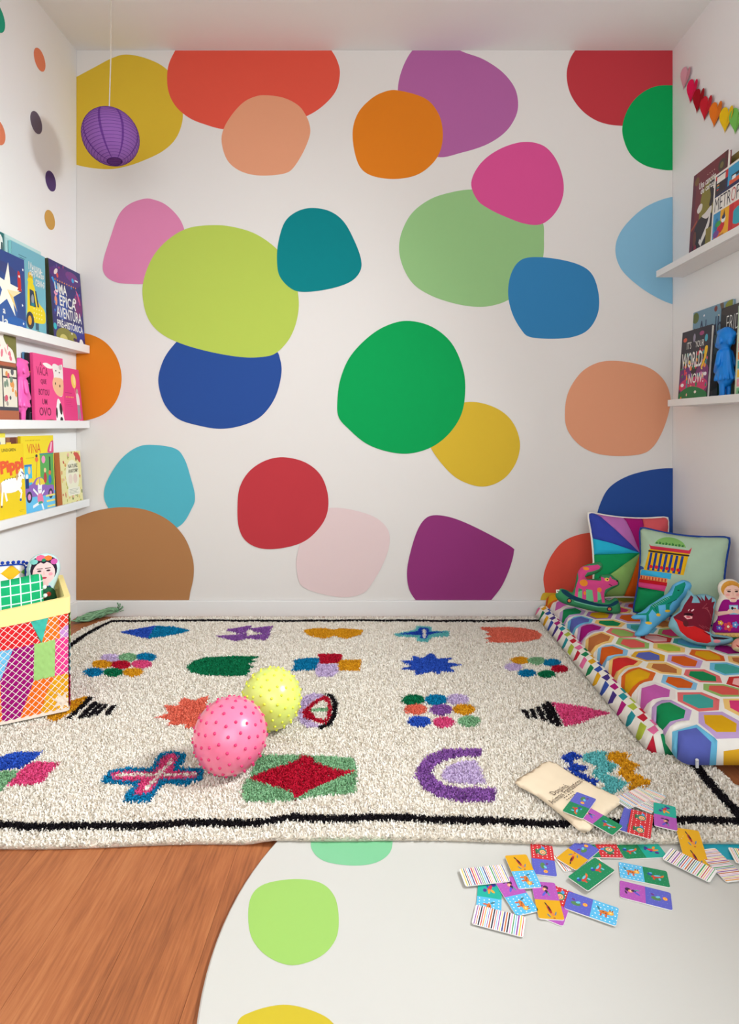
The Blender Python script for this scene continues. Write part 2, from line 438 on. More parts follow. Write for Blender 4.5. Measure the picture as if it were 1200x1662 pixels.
for i, (lab, col, pts) in enumerate(BLOBS):
    poly = [mp_(p) for p in spline(pts, 7)]
    poly = clip(ccw(poly), MUR0[0], MUR0[1], MUR1[0], MUR1[1])
    v, f, ids, cols, _ = paint(poly, [], tuple(min(250, q * 1.03) for q in col))
    mb = MB(); y = YB - .0022 - .00009 * i
    mb.add([(p[0], y, p[1]) for p in v], f, [cols[0]] * len(f))
    o = mb.build('mural_blob', 'paint', mural); o.location = -Vector(mural.location); o['label'] = lab

# ------------------------------------------------------------------ dot stickers on the left wall
for nm, col, cx, cy, dia in (('teal', (36,160,126), -6, 27, .092), ('coral', (232,134,98), 64, 97, .078), ('peach', (232,134,98), -4, 214, .082),
                             ('grey purple', (108,96,112), 58.5, 199, .078), ('dark purple', (86,62,112), 82, 294, .076), ('ochre', (212,163,84), 80.5, 357, .074)):
    d = XL * F / (cx - VX); z = EYE + (HY - cy) * d / F
    mb = MB(); e = ell(0, 0, dia / 2, dia / 2, 32); t = .0012
    n = len(e); mb.add([(t, p[0], p[1]) for p in e] + [(0, p[0], p[1]) for p in e],
                       [tuple(range(n))] + [(i, n + i, n + (i + 1) % n, (i + 1) % n) for i in range(n)], col)
    o = mb.build('wall_sticker', 'paint'); o.location = (XL + .0006, d, z)
    where = {'teal': 'near the ceiling at the photo edge', 'coral': 'highest whole one beside the mural corner', 'peach': 'cut by the photo edge',
             'grey purple': 'beside the hanging lantern', 'dark purple': 'below the lantern', 'ochre': 'just above the books'}[nm]
    tag(o, f'round {nm} dot sticker on left wall, {where}', 'sticker', 'dot stickers on the left wall')

# ================================================================== round vinyl mat with printed dots
MC, MR, MT = (.367, .93), .62, .009
mat_o = empty('floor_mat', (MC[0], MC[1], 0)); tag(mat_o, 'round off-white vinyl floor mat with big printed dots in the foreground', 'floor mat')
mb = MB(); n = 128
rings = [(MR - .0, 0.0005), (MR, MT - .002), (MR - .0025, MT)]
vv = [(r * math.cos(2 * math.pi * j / n), r * math.sin(2 * math.pi * j / n), z) for r, z in rings for j in range(n)]
ff = [(k * n + j, k * n + (j + 1) % n, (k + 1) * n + (j + 1) % n, (k + 1) * n + j) for k in range(2) for j in range(n)]
ff.append(tuple(2 * n + j for j in range(n))); ff.append(tuple(range(n))[::-1])
mb.add(vv, ff, (203, 200, 193)); mb.build('mat_sheet', 'vinyl', mat_o)
for lab, col, pts in (
    ('lime green printed dot', (154,196,98), [(478,1427),(520,1433),(543,1455),(550,1490),(545,1525),(520,1553),(475,1567),(435,1553),(410,1525),(403,1490),(408,1455),(430,1435)]),
    ('mint green printed dot', (124,192,144), [(505,1366),(510,1385),(530,1399),(570,1405),(605,1402),(628,1390),(637,1372),(630,1352),(570,1340),(520,1348)]),
    ('yellow printed dot', (198,176,44), [(385,1662),(410,1642),(460,1631),(505,1640),(540,1660),(555,1700),(520,1760),(440,1770),(390,1720)]),
    ('turquoise printed dot', (28,168,190), [(1105,1366),(1130,1381),(1170,1393),(1205,1396),(1260,1388),(1280,1360),(1200,1335),(1120,1345)])):
    poly = [(a - MC[0], b - MC[1]) for a, b in (fp(x, y, MT) for x, y in spline(pts, 5))]
    poly = ccw(poly); v, f, ids, cols, _ = paint(poly, [], col); mb = MB()
    mb.add([(p[0], p[1], MT + .0003) for p in v], f, [cols[0]] * len(f))
    o = mb.build('printed_dot', 'vinyl', mat_o); o['label'] = lab

# ================================================================== rug
RX0, RX1, RY0, RY1 = -1.165, .775, 1.180, 2.565
RB, RPILE = .008, .0065            # backing thickness and pile length
def lift(x, y):                   # the rug climbs over the vinyl mat; slight ripples elsewhere
    d = np.hypot(x - MC[0], y - MC[1]) - MR
    t = np.clip(1 - d / .06, 0, 1); t = t * t * (3 - 2 * t)
    rip = .004 * np.exp(-((y - 1.50 - .05 * x) / .035) ** 2) * (x < -.1) * np.clip((-.1 - x) / .3, 0, 1)
    return .0005 + (MT + .0005) * t + rip
def rug_edge(x, y):
    """wavy outline: maps the ideal rectangle to the slightly drawn real one"""
    fy = (RY1 - y) / (RY1 - RY0)
    cnr = (np.clip(1 - (x - RX0) / .22, 0, 1) * np.clip(1 - (RY1 - y) / .16, 0, 1)) ** 1.5
    return x + .006 * np.sin(y * 5.1 + .6) + .06 * cnr, y - .012 * cnr + fy * (.007 * np.sin(x * 4.2 + 2.4) + .003 * np.sin(x * 13.0))
rug = empty('area_rug', (-.2, 1.87, 0)); tag(rug, 'cream shaggy rug with black border line and colourful tufted shapes', 'rug')
gx = np.linspace(RX0, RX1, 98); gy = np.linspace(RY0, RY1, 72)
mb = MB(); vt = []
XX, YY = np.meshgrid(gx, gy); X2, Y2 = rug_edge(XX, YY); Z2 = lift(X2, Y2)
W, H = len(gx), len(gy)
top = [(X2[j, i], Y2[j, i], Z2[j, i] + RB) for j in range(H) for i in range(W)]
bot = [(X2[j, i], Y2[j, i], Z2[j, i]) for j in range(H) for i in range(W)]
ff = [(j * W + i, j * W + i + 1, (j + 1) * W + i + 1, (j + 1) * W + i) for j in range(H - 1) for i in range(W - 1)]
N = W * H; ff2 = [tuple(N + k for k in f[::-1]) for f in ff]
loop = [i for i in range(W)] + [j * W + W - 1 for j in range(1, H)] + [(H - 1) * W + i for i in range(W - 2, -1, -1)] + [j * W for j in range(H - 2, 0, -1)]
sd = [(loop[k], N + loop[k], N + loop[(k + 1) % len(loop)], loop[(k + 1) % len(loop)]) for k in range(len(loop))]
mb.add(top + bot, ff + ff2 + sd, (226, 214, 196))
o = mb.build('backing', 'cloth', rug, smooth=True); o.location = -Vector(rug.location)

CREAM = (246, 238, 226)
K = dict(blue=(52,92,196), teal=(20,132,178), purple=(150,96,172), mustard=(228,164,36), aqua=(110,196,196), coral=(238,122,98), green=(22,124,80),
         crimson=(194,28,54), lilac=(214,192,226), sage=(140,188,142), pink=(232,84,138), black=(30,26,30), cream=CREAM, navy=(42,78,184))
def Z(x0, y0, s, pts): return [(x0 + a / s, y0 + b / s) for a, b in pts]
def dots(x0, y0, s, lst, rx, ry): return [(Z(x0, y0, s, ell(x, y, rx, ry, 12)), c) for x, y, c in lst]
A = lambda pts: Z(600, 980, 3, pts)
B = lambda pts: Z(0, 960, 3, pts)
D = lambda pts: Z(220, 1040, 3, pts)
E = lambda pts: Z(330, 1000, 4, pts)
G = lambda pts: Z(0, 880, 5, pts)
Q = lambda pts: Z(820, 1200, 3.158, pts)
MOTIFS = [
 ('blue and teal diamond motif', [([(194,1023),(217,1019),(235,1016),(253,1013),(246,1024),(240,1034),(222,1030),(212,1027)], 'blue'), ([(253,1013),(270,1014),(285,1015),(300,1018),(308,1021),(295,1025),(280,1028),(262,1031),(240,1034),(246,1024)], 'teal')]),
 ('purple fish-like motif', [(E([(155,75),(240,62),(310,50),(312,62),(275,95),(240,105),(160,85)]), 'purple'), (E([(300,70),(450,52),(430,100),(400,105),(330,90)]), 'purple'), (E([(80,118),(180,112),(250,108),(280,95),(275,120),(350,110),(440,100),(405,145),(340,140),(290,133),(215,152)]), 'purple')]),
 ('mustard bow motif', [(E([(655,80),(720,70),(790,68),(845,78),(900,68),(1040,80),(1020,110),(920,138),(850,115),(790,135),(700,120),(660,95)]), 'mustard')]),
 ('aqua and blue cross motif', [(A([(120,140),(220,120),(235,100),(300,105),(305,125),(390,125),(385,150),(300,155),(285,178),(235,172),(230,155),(130,150)]), 'aqua'), (A([(135,140),(235,125),(245,108),(290,112),(290,128),(375,128),(290,142),(275,165),(245,160),(250,145)]), 'navy'), (A([(258,115),(274,118),(274,160),(262,158)]), 'cream')]),
 ('coral comb motif', [(A([(540,105),(600,108),(680,105),(760,112),(815,125),(840,145),(825,162),(760,175),(670,180),(570,178),(590,168),(560,162),(600,150),(565,140),(585,128),(550,120)]), 'coral')]),
 ('cluster of nine small coloured dots', dots(0, 880, 5, [(900,925,'lilac'),(1040,920,'sage'),(1185,918,'teal'),(830,975,'mustard'),(980,980,'crimson'),(1150,975,'pink'),(760,1040,'teal'),(920,1040,'green'),(1080,1040,'mustard')], 82, 34)),
 ('dark green arch motif', [(D([(250,120),(280,90),(340,72),(420,68),(500,65),(605,68),(560,85),(590,90),(545,105),(575,118),(545,130),(560,140),(540,160),(440,160),(340,158),(270,145)]), 'green')]),
 ('four colour block motif', [(D([(770,85),(830,75),(900,75),(890,130),(760,138),(780,110)]), 'teal'), (D([(985,85),(1100,83),(1090,138),(990,135)]), 'mustard'), (D([(890,100),(985,105),(990,140),(960,165),(890,165),(875,135)]), 'lilac'), (D([(890,55),(1005,55),(1005,80),(985,100),(900,105)]), 'crimson')]),
 ('blue star motif', [(A([(150,268),(215,268),(205,245),(260,255),(300,230),(330,258),(405,255),(370,275),(445,288),(385,298),(415,322),(345,318),(340,335),(305,318),(220,340),(225,315),(155,308),(205,293)]), 'blue')]),
 ('ring of coloured dots', dots(600, 980, 3, [(735,267,'mustard'),(815,268,'sage'),(890,278,'teal'),(925,307,'crimson'),(862,333,'green'),(768,328,'teal'),(700,298,'lilac')], 44, 18)),
 ('mustard triangle with black stripes by the basket', [(G([(580,1270),(710,1230),(640,1330),(440,1440),(370,1395)]), 'mustard'), (G([(720,1235),(755,1245),(575,1420),(540,1410)]), 'black'), (G([(760,1275),(800,1285),(670,1415),(630,1405)]), 'black'), (G([(805,1290),(840,1300),(725,1405),(695,1395)]), 'black'), (G([(850,1295),(880,1300),(790,1390),(760,1380)]), 'black'), (G([(905,1305),(945,1308),(885,1385),(850,1375)]), 'black')]),
 ('coral star behind the pink ball', [(B([(755,600),(825,585),(800,545),(870,545),(890,508),(945,520),(1015,497),(1000,540),(1040,580),(990,640),(910,655),(900,630),(810,645),(835,615)]), 'coral')]),
 ('eye motif with black arc', [(D([(800,270),(870,245),(920,255),(850,290),(830,340),(860,385),(920,405),(840,410),(790,370),(800,320)]), 'lilac'), (D([(920,245),(955,250),(985,290),(980,350),(955,395),(900,418),(890,405),(940,385),(958,345),(962,300),(945,265)]), 'black'), (D([(810,335),(860,290),(920,255),(945,270),(955,310),(950,360),(930,395),(880,385),(820,365)]), 'crimson'), (D([(850,330),(880,295),(915,275),(935,300),(935,345),(920,375),(880,365)]), 'cream'), (D([(850,322),(940,314),(938,332),(860,338)]), 'sage')]),
 ('nine big coloured dots', dots(600, 980, 3, [(213,457,'green'),(325,457,'teal'),(430,455,'lilac'),(225,503,'coral'),(350,505,'purple'),(460,503,'mustard'),(243,562,'blue'),(362,565,'pink'),(485,560,'sage')], 54, 26)),
 ('pink triangle with black stripes', [(A([(738,503),(768,508),(788,548),(755,532)]), 'black'), (A([(778,500),(803,505),(822,550),(792,540)]), 'black'), (A([(808,488),(832,490),(865,560),(838,555)]), 'black'), (A([(838,478),(868,482),(905,580),(876,568)]), 'black'), (A([(855,465),(887,470),(940,585),(910,580)]), 'black'), (A([(890,468),(970,480),(1040,490),(1172,520),(1080,545),(1040,565),(960,585),(945,570)]), 'pink')]),
 ('blue, pink and green diamonds at the left edge', [(B([(0,800),(60,775),(210,768),(180,805),(100,850),(0,860),(-60,840)]), 'blue'), (B([(-80,880),(0,865),(90,860),(60,905),(35,925),(0,965),(-60,950)]), 'sage'), (B([(105,860),(150,825),(290,825),(230,880),(200,920),(40,930),(60,900)]), 'pink')]),
 ('pink cross with teal outline', [(B([(490,915),(530,860),(620,845),(740,850),(770,790),(830,768),(905,785),(890,830),(870,845),(990,850),(985,900),(900,930),(800,920),(760,960),(730,1010),(600,1010),(610,970),(660,930),(560,920)]), 'teal'), (B([(540,870),(620,862),(750,865),(790,800),(840,782),(868,800),(840,860),(970,865),(950,898),(780,903),(730,965),(650,980),(685,910),(560,905)]), 'pink'), (B([(570,874),(970,872),(970,884),(570,888)]), 'cream'), (B([(828,812),(845,816),(715,958),(698,952)]), 'cream')]),
 ('crimson diamond on sage rectangle', [(D([(600,545),(700,548),(820,545),(940,550),(1060,560),(1080,620),(1065,745),(900,760),(760,765),(530,765),(525,690),(560,640)]), 'sage'), (D([(550,655),(680,605),(770,580),(810,548),(850,550),(890,585),(980,615),(1080,640),(960,680),(860,715),(780,760),(765,720),(650,690)]), 'crimson')]),
 ('purple crescent around lilac patch', [(A([(545,710),(450,712),(360,715),(280,750),(235,800),(230,850),(270,910),(350,950),(470,970),(610,970),(620,905),(540,905),(440,905),(370,890),(320,860),(300,830),(320,790),(370,765),(450,750),(540,748)]), 'purple'), (A([(520,770),(440,775),(380,800),(350,840),(370,870),(480,885),(570,880),(545,830)]), 'lilac')]),
 ('blue, aqua and mustard zigzags', [(Q([(290,95),(340,70),(400,95),(350,110),(345,130),(425,145),(400,165),(370,170),(475,220),(460,240),(310,160),(340,140),(295,110)]), 'navy'), (Q([(405,85),(440,70),(525,70),(515,110),(575,140),(545,170),(520,185),(630,230),(590,265),(540,295),(490,270),(520,245),(445,180),(480,150),(400,115)]), 'aqua'), (Q([(525,80),(580,68),(645,85),(620,105),(690,140),(650,175),(760,225),(720,245),(680,240),(655,270),(630,265),(650,235),(580,185),(600,150),(530,110)]), 'mustard')]),
]
step = .0032
tx, ty = np.meshgrid(np.arange(RX0 + .001, RX1, step), np.arange(RY0 + .001, RY1, step))
tx = (tx + rng.uniform(-.5, .5, tx.shape) * step).ravel(); ty = (ty + rng.uniform(-.5, .5, ty.shape) * step).ravel()
ux, uy = rug_edge(tx, ty); P2 = np.stack([ux, uy], 1)
keep = ~((ux > .70) & (uy > 1.49))
tx, ty, ux, uy, P2 = tx[keep], ty[keep], ux[keep], uy[keep], P2[keep]
colour = np.tile(np.array(lin(CREAM)), (len(ux), 1)); owner = np.full(len(ux), -1)
# border line
wob = .005 * np.sin(tx * 9 + ty * 7) + .003 * np.sin(tx * 31 + 1) + .003 * np.sin(ty * 29)
e = np.minimum(np.minimum(tx - RX0, RX1 - tx), np.minimum(ty - RY0, RY1 - ty))
bl = np.abs(e - .052 - wob * .7) < .0105
colour[bl] = lin(K['black']); owner[bl] = -2
HR = RB + RPILE + .004
for k, (lab, polys) in enumerate(MOTIFS):
    for poly, c in polys:
        w = np.array([fp(x, y, HR) for x, y in poly])
        bb = (ux > w[:, 0].min()) & (ux < w[:, 0].max()) & (uy > w[:, 1].min()) & (uy < w[:, 1].max()) & (owner != -2)
        idx = np.where(bb)[0]
        idx = idx[inside(w, P2[idx] + rng.normal(0, .001, (len(idx), 2)))]
        colour[idx] = lin(K[c]); owner[idx] = k
dbl = np.where(owner != -1)[0]; dbl = np.concatenate([dbl, dbl])
jt = rng.normal(0, .0016, (len(dbl), 2))
ns = 5200                                                   # strands that hang over the rug's outer edge
et = rng.uniform(0, 1, ns); es = rng.choice(4, ns, p=[.36, .14, .36, .14])
ex = np.where(es == 0, RX0 + et * (RX1 - RX0), np.where(es == 2, RX0 + et * (RX1 - RX0), np.where(es == 1, RX1, RX0)))
ey = np.where(es == 0, RY0, np.where(es == 2, RY1, RY0 + et * (RY1 - RY0)))
okk = ~((ex > .66) & (ey > 1.46)); ex, ey, es = ex[okk], ey[okk], es[okk]; ns = len(ex)
nx_, ny_ = rug_edge(ex, ey)
tx = np.concatenate([tx, tx[dbl] + jt[:, 0], ex]); ty = np.concatenate([ty, ty[dbl] + jt[:, 1], ey])
ux = np.concatenate([ux, ux[dbl] + jt[:, 0], nx_]); uy = np.concatenate([uy, uy[dbl] + jt[:, 1], ny_])
colour = np.concatenate([colour, colour[dbl], np.tile(np.array(lin(CREAM)), (ns, 1))]); owner = np.concatenate([owner, owner[dbl], np.full(ns, -1)])
nT = len(ux)
colour = colour * rng.uniform(.86, 1.08, (nT, 1)); colour = np.clip(colour, 0, .95)
zb = lift(ux, uy) + RB - .001
ang = rng.uniform(0, 2 * math.pi, nT); lean = rng.uniform(.35, 1.1, nT); ln = RPILE * rng.uniform(.8, 1.25, nT)
ea = np.array([-math.pi / 2, 0, math.pi / 2, math.pi])[es]
ang[-ns:] = ea + rng.normal(0, .5, ns); lean[-ns:] = rng.uniform(.6, 1.15, ns); zb[-ns:] = lift(nx_, ny_) + rng.uniform(.001, RB, ns); ln[-ns:] = rng.uniform(.003, .0075, ns)
dxy = np.stack([np.cos(ang), np.sin(ang)], 1) * lean[:, None]
wd = rng.uniform(.0026, .0040, nT); a2 = ang + math.pi / 2 + rng.normal(0, .5, nT)
side = np.stack([np.cos(a2), np.sin(a2)], 1) * wd[:, None] * .5
base = np.stack([ux, uy], 1); tip = base + dxy * ln[:, None] * .8
tz = zb + ln * np.sqrt(1 - (lean * .8) ** 2)
quad = np.empty((nT, 4, 3), np.float32)
quad[:, 0, :2] = base - side; quad[:, 1, :2] = base + side; quad[:, 2, :2] = tip + side * .8; quad[:, 3, :2] = tip - side * .8
quad[:, 0, 2] = zb; quad[:, 1, 2] = zb; quad[:, 2, 2] = tz; quad[:, 3, 2] = tz
def tufts(sel, name, label=None):
    q = quad[sel]; k = len(q)
    if k == 0: return
    me = bpy.data.meshes.new(name)
    me.vertices.add(4 * k); me.vertices.foreach_set('co', (q - np.array(rug.location, np.float32)).ravel())
    me.loops.add(4 * k); me.loops.foreach_set('vertex_index', np.arange(4 * k, dtype=np.int32))
    me.polygons.add(k); me.polygons.foreach_set('loop_start', np.arange(0, 4 * k, 4, dtype=np.int32))
    me.update(calc_edges=True)
    a = me.color_attributes.new('Col', 'FLOAT_COLOR', 'CORNER')
    c = np.ones((k, 4, 4), np.float32); c[:, :, :3] = colour[sel][:, None, :]; a.data.foreach_set('color', c.ravel())
    o = link_mesh(name, me, 'pile', rug); o['kind'] = 'stuff'
    if label: o['label'] = label
tufts(owner == -1, 'cream_pile'); tufts(owner == -2, 'border_pile', 'black border line')
for k, (lab, _) in enumerate(MOTIFS): tufts(owner == k, 'pile_motif', lab)
def rug_top(x, y): return float(lift(np.array(x), np.array(y))) + RB + RPILE * .82

# ================================================================== spiky balls
def spiky(name, px, py, r, d, col, nub, label):
    x = (px - VX) * d / F; zc = rug_top(x, d) + r
    root = empty(name, (x, d, zc - r)); tag(root, label, 'ball', 'spiky play balls on the rug')
    m = node_mat(label.split()[1] + '_plastic', .28, .45, color=col, coat=.7, sss=.35)
    mb = MB(); mb.ball((0, 0, r), r, nu=64, nv=40); o = mb.build('ball_shell', m, root, smooth=True)
    m2 = node_mat(label.split()[1] + '_nub', .35, .4, color=nub)
    mb = MB(); k = 150; ga = math.pi * (3 - 5 ** .5)
    for i in range(k):
        z = 1 - 2 * (i + .5) / k; s = math.sqrt(1 - z * z); n = Vector((s * math.cos(ga * i), s * math.sin(ga * i), z))
        # turn the pattern a little so the pole is not on top
        n.rotate(Matrix.Rotation(.5, 3, 'X') @ Matrix.Rotation(.3, 3, 'Y'))
        t = n.orthogonal().normalized(); b = n.cross(t); c = Vector((0, 0, r)); vv = []; ff = []
        rr = .0040; prof = ((-.001, 1.0), (.0014, .82), (.0032, .42))
        for h, q in prof: vv += [c + n * (r + h) + (t * math.cos(2 * math.pi * j / 8) + b * math.sin(2 * math.pi * j / 8)) * rr * q for j in range(8)]
        for a in range(2): ff += [(a * 8 + j, a * 8 + (j + 1) % 8, a * 8 + 8 + (j + 1) % 8, a * 8 + 8 + j) for j in range(8)]
        ff.append(tuple(16 + j for j in range(8))); mb.add(vv, ff, nub)
    o = mb.build('nubs', m2, root, smooth=True); o['kind'] = 'stuff'
spiky('spiky_ball', 374, 1189, .083, 1.417, (255, 128, 164), (226, 52, 112), 'bouncy pink rubber ball covered in small darker pink nubs on rug')
spiky('spiky_ball', 441, 1130, .0775, 1.62, (226, 238, 120), (232, 242, 70), 'pale yellow-green rubber ball covered in small nubs behind the pink one')

# ================================================================== padded mats at the right
PZ = RB + RPILE + .003
def soft_pad(name, x0, x1, y0, y1, zbase, T, R, polys, base, res, droop=None):
    v, f, ids, cols, o = paint(resample(rrect(x0, y0, x1, y1, .03), res), polys, base, res)
    a = np.array(v); d = dist_to(o, a); d[d < 1e-5] = 0
    h = T * (1 - (1 - np.clip(d / R, 0, 1)) ** 2.2) ** (1 / 2.2)
    h = h + np.clip(d / R, 0, 1) * .004 * np.sin(a[:, 0] * 21 + 1) * np.sin(a[:, 1] * 17 + .5)
    zz = np.full(len(a), zbase)
    if droop is not None:
        t = np.clip((y0 + .17 - a[:, 1]) / .17, 0, 1); zz = zz - droop * t ** 1.5
    m = MB(); n = len(v); c0 = (x0 + x1) / 2; c1 = (y0 + y1) / 2
    m.v = [(p[0] - c0, p[1] - c1, z + hh - zbase) for p, hh, z in zip(v, h, zz)] + [(p[0] - c0, p[1] - c1, z - zbase) for p, z in zip(v, zz)]
    for t, i in zip(f, ids): m.f.append(list(t)); m.c.append(cols[i])
    bc = lin(base)
    for t in f: m.f.append([n + k for k in t][::-1]); m.c.append(bc)
    ob = m.build(name, 'fabric', None, smooth=True); ob.location = (c0, c1, zbase)
    return ob
HARL = [(196,36,56),(30,134,84),(56,84,170),(176,26,120),(176,192,66),(230,110,160),(226,170,30),(70,52,130),(40,150,160)]
polys = []
r_ = random.Random(3)
ny, cw, ch = 36, .0185, .0315
for j in range(ny):
    for i in range(8):
        if (i + j) % 2: continue
        xa, ya = .652 + i * cw * .95, 1.475 + j * ch
        jj = lambda: r_.uniform(-.0018, .0018)
        polys.append(([(xa + jj() + .002, ya - ch * .12 + jj()), (xa + cw * .97 + jj(), ya + ch * .1 + jj()), (xa + cw * .97 + jj(), ya + ch * 1.0 + jj()), (xa + jj() - .001, ya + ch * .86 + jj())], HARL[(i // 2 + j * 2 + (i % 2) * 3) % 9]))
under = soft_pad('floor_cushion', .652, 1.232, 1.478, 2.592, PZ, .045, .05, polys, (240, 236, 226), .012)
tag(under, 'lower padded play mat with small multicolour harlequin print under hexagon mat', 'play mat')
polys = []; rr = random.Random(5)
x0, y0, x1, y1 = .692, 1.414, 1.238, 2.594
HX = dict(M=(196,92,170), G=(18,138,82), T=(66,166,156), Y=(222,168,18), P=(222,60,120), O=(214,94,26), B=(92,102,182), D=(158,20,118), L=(150,184,96), N=(188,112,60), C=(224,92,84), A=(92,170,214), W=(244,240,232), R=(208,44,44), U=(172,192,62), K=(244,182,178), V=(160,90,170))
HO = dict(l=(196,164,212), a=(140,196,230), c=(228,112,112), y=(244,202,122), g=(152,190,106), r=(206,52,50), o=(222,104,36), t=(70,174,164), m=(226,172,40), w=(236,226,222), n=(182,206,190), v=(168,110,184), b=(110,190,226))
HEXCOL = [(0, 1.385, 'Bb Gl Mw Yo Ry Oa Ny Dl Bb Gl Mw Yo'), (1, 1.3315, 'Gm Yl Tc Oa Ny Bm Cg Lc Gy Yv Tc Ny Bm'), (2, 1.385, 'Gm Py Cg Gc Ol Uy Kr Tb Ol Py Gl Ra'), (3, 1.3315, 'Ny Ol Kr Kr Tb Yo At Pg Ny Bb Rl Uy Cg'), (4, 1.385, 'Nc Ra Tb Gl Ny Dn Ol Yv Mw Bb Py Gm'), (5, 1.3315, 'Bb Ol Uy Pg Cg Bm Ny Tc Gy Dl Kr Oa Ry')]
for ci_, ystart, cc in HEXCOL:
    for j, ab in enumerate(cc.split()):
        cx = x0 + .036 + ci_ * .0905 + rr.uniform(-.003, .003); cy = ystart + .042 + j * .1005 + rr.uniform(-.003, .003)
        base6 = [(-.053, 0), (-.027, -.045), (.027, -.045), (.053, 0), (.027, .045), (-.027, .045)]
        hx = [(cx + a + rr.uniform(-.005, .005), cy + b + rr.uniform(-.003, .003)) for a, b in base6]
        polys.append((hx, HO[ab[1]])); polys.append(([(cx + (a - cx) * .72 + rr.uniform(-.002, .002), cy + (b - cy) * .74 + rr.uniform(-.002, .002)) for a, b in hx], HX[ab[0]]))
upper = soft_pad('hexagon_cushion', x0, x1, y0, y1, PZ + .036, .056, .045, polys, (244, 240, 232), .013, droop=.024)
tag(upper, 'upper padded play mat printed with large multicolour hexagons on white', 'play mat')
mb = MB(); mb.box((-.003, -.003, -.016), (.003, .001, 0), (214, 214, 214)); mb.ball((0, -.001, .001), .004, (214, 214, 214))
o = mb.build('zip_pull', node_mat('zip_metal', .35, .5, attr='Col'), upper); o.location = (fp(1146, 1236, .06)[0] - upper.location.x, y0 - .002 - upper.location.y, -.012)
PTOP = PZ + .036 + .056


# ================================================================== picture ledges
def ledge(label, side, y0, y1, xf, ztop, hl, group):
    root = empty('picture_ledge', (XL if side == 'L' else XR, (y0 + y1) / 2, ztop - hl)); tag(root, label, 'shelf', group)
    xw, sg = (XL + .0005, 1) if side == 'L' else (XR - .0005, -1)
    def pb(nm, xa, xb, za, zb):
        m = MB(); m.box((min(xa, xb), y0, za), (max(xa, xb), y1, zb)); o = m.build(nm, 'shelf', root); o.location = -Vector(root.location)
        bv = o.modifiers.new('bevel', 'BEVEL'); bv.width = .0012; bv.segments = 2
    pb('shelf_board', xw, xf - sg * .0125, ztop - hl, ztop - hl + .012)
    pb('front_lip', xf - sg * .012, xf, ztop - hl, ztop)
    return ztop - hl + .0125
GL, GR = 'white ledges on the left wall', 'white ledges on the right wall'
zA = ledge('white picture ledge, topmost on the left wall', 'L', 1.35, 2.606, -1.223, 1.146, .033, GL)
zB = ledge('white picture ledge, middle one on the left wall with pink books', 'L', 1.35, 2.606, -1.223, .828, .031, GL)
zC = ledge('white picture ledge, lowest on the left wall with yellow books', 'L', 1.35, 2.606, -1.223, .499, .031, GL)
zD = ledge('white picture ledge, upper one on the right wall', 'R', 1.30, 2.52, 1.135, 1.440, .026, GR)
zE = ledge('white picture ledge, lower one on the right wall', 'R', 1.30, 2.42, 1.135, .909, .026, GR)

def book(label, side, y0, w, ztop, t, xb, xt, zb, base, polys=(), texts=(), spine=None, group=None):
    """y0: the cover's left edge seen from the room; zb/ztop: foot and head; xb/xt: front at foot and head"""
    rise = ztop - zb; h = math.hypot(rise, xt - xb)
    mtx = frame((xb, y0, zb + .001), (0, 1 if side == 'L' else -1, 0), (xt - xb, 0, rise))
    root = empty('picture_book'); root.matrix_world = mtx; tag(root, label, 'book', group)
    bd = .0022; spine = spine or base
    P = [([(a * w, b * h) for a, b in p], c) for p, c in polys]
    v, f, ids, cols, o = paint(rect(0, 0, w, h), P, base)
    m = MB(); m.add([(a, b, 0) for a, b in v], f, [cols[i] for i in ids])
    m.add([(0, 0, 0), (w, 0, 0), (w, h, 0), (0, h, 0), (0, 0, -bd), (w, 0, -bd), (w, h, -bd), (0, h, -bd)],
          [(4, 7, 6, 5), (0, 4, 5, 1), (1, 5, 6, 2), (2, 6, 7, 3)], base)
    m.box((0, 0, -t), (w, h, -t + bd), base)
    m.box((-.001, 0, -t), (bd, h, 0), spine)
    cov = m.build('cover', 'paper', root)
    m = MB(); m.box((bd, .003, -t + bd), (w - .004, h - .003, -bd)); m.build('page_block', 'page', root)
    if texts:
        m = MB()
        for tx_ in texts:
            body, bx, col = tx_[:3]; kw = tx_[3] if len(tx_) > 3 else {}
            put_text(m, body, (bx[0] * w, bx[1] * h, bx[2] * w, bx[3] * h), col, z=.0005, **kw)
        m.build('lettering', 'paper', cov)
    return root
def lines(u0, u1, vs_, th, col):       # print too fine to read
    return [(rect(u0 + .02 * (i % 2), v - th / 2, u1 - .05 * (i % 3), v + th / 2), col) for i, v in enumerate(vs_)]
WHT = (240, 238, 232)
gA, gB, gC2, gD, gE = ('books on the top left ledge', 'books on the middle left ledge', 'books on the low left ledge', 'books on the upper right ledge', 'books on the lower right ledge')
r3 = random.Random(21)
def specks(n, cols, u0=0, v0=0, u1=1, v1=1, s0=.01, s1=.035):
    out = []
    for i in range(n):
        a, b = r3.uniform(u0, u1), r3.uniform(v0, v1)
        out.append((ell(a, b, r3.uniform(s0, s1), r3.uniform(s0, s1), 7, r3.uniform(0, 3)), r3.choice(cols)))
    return out
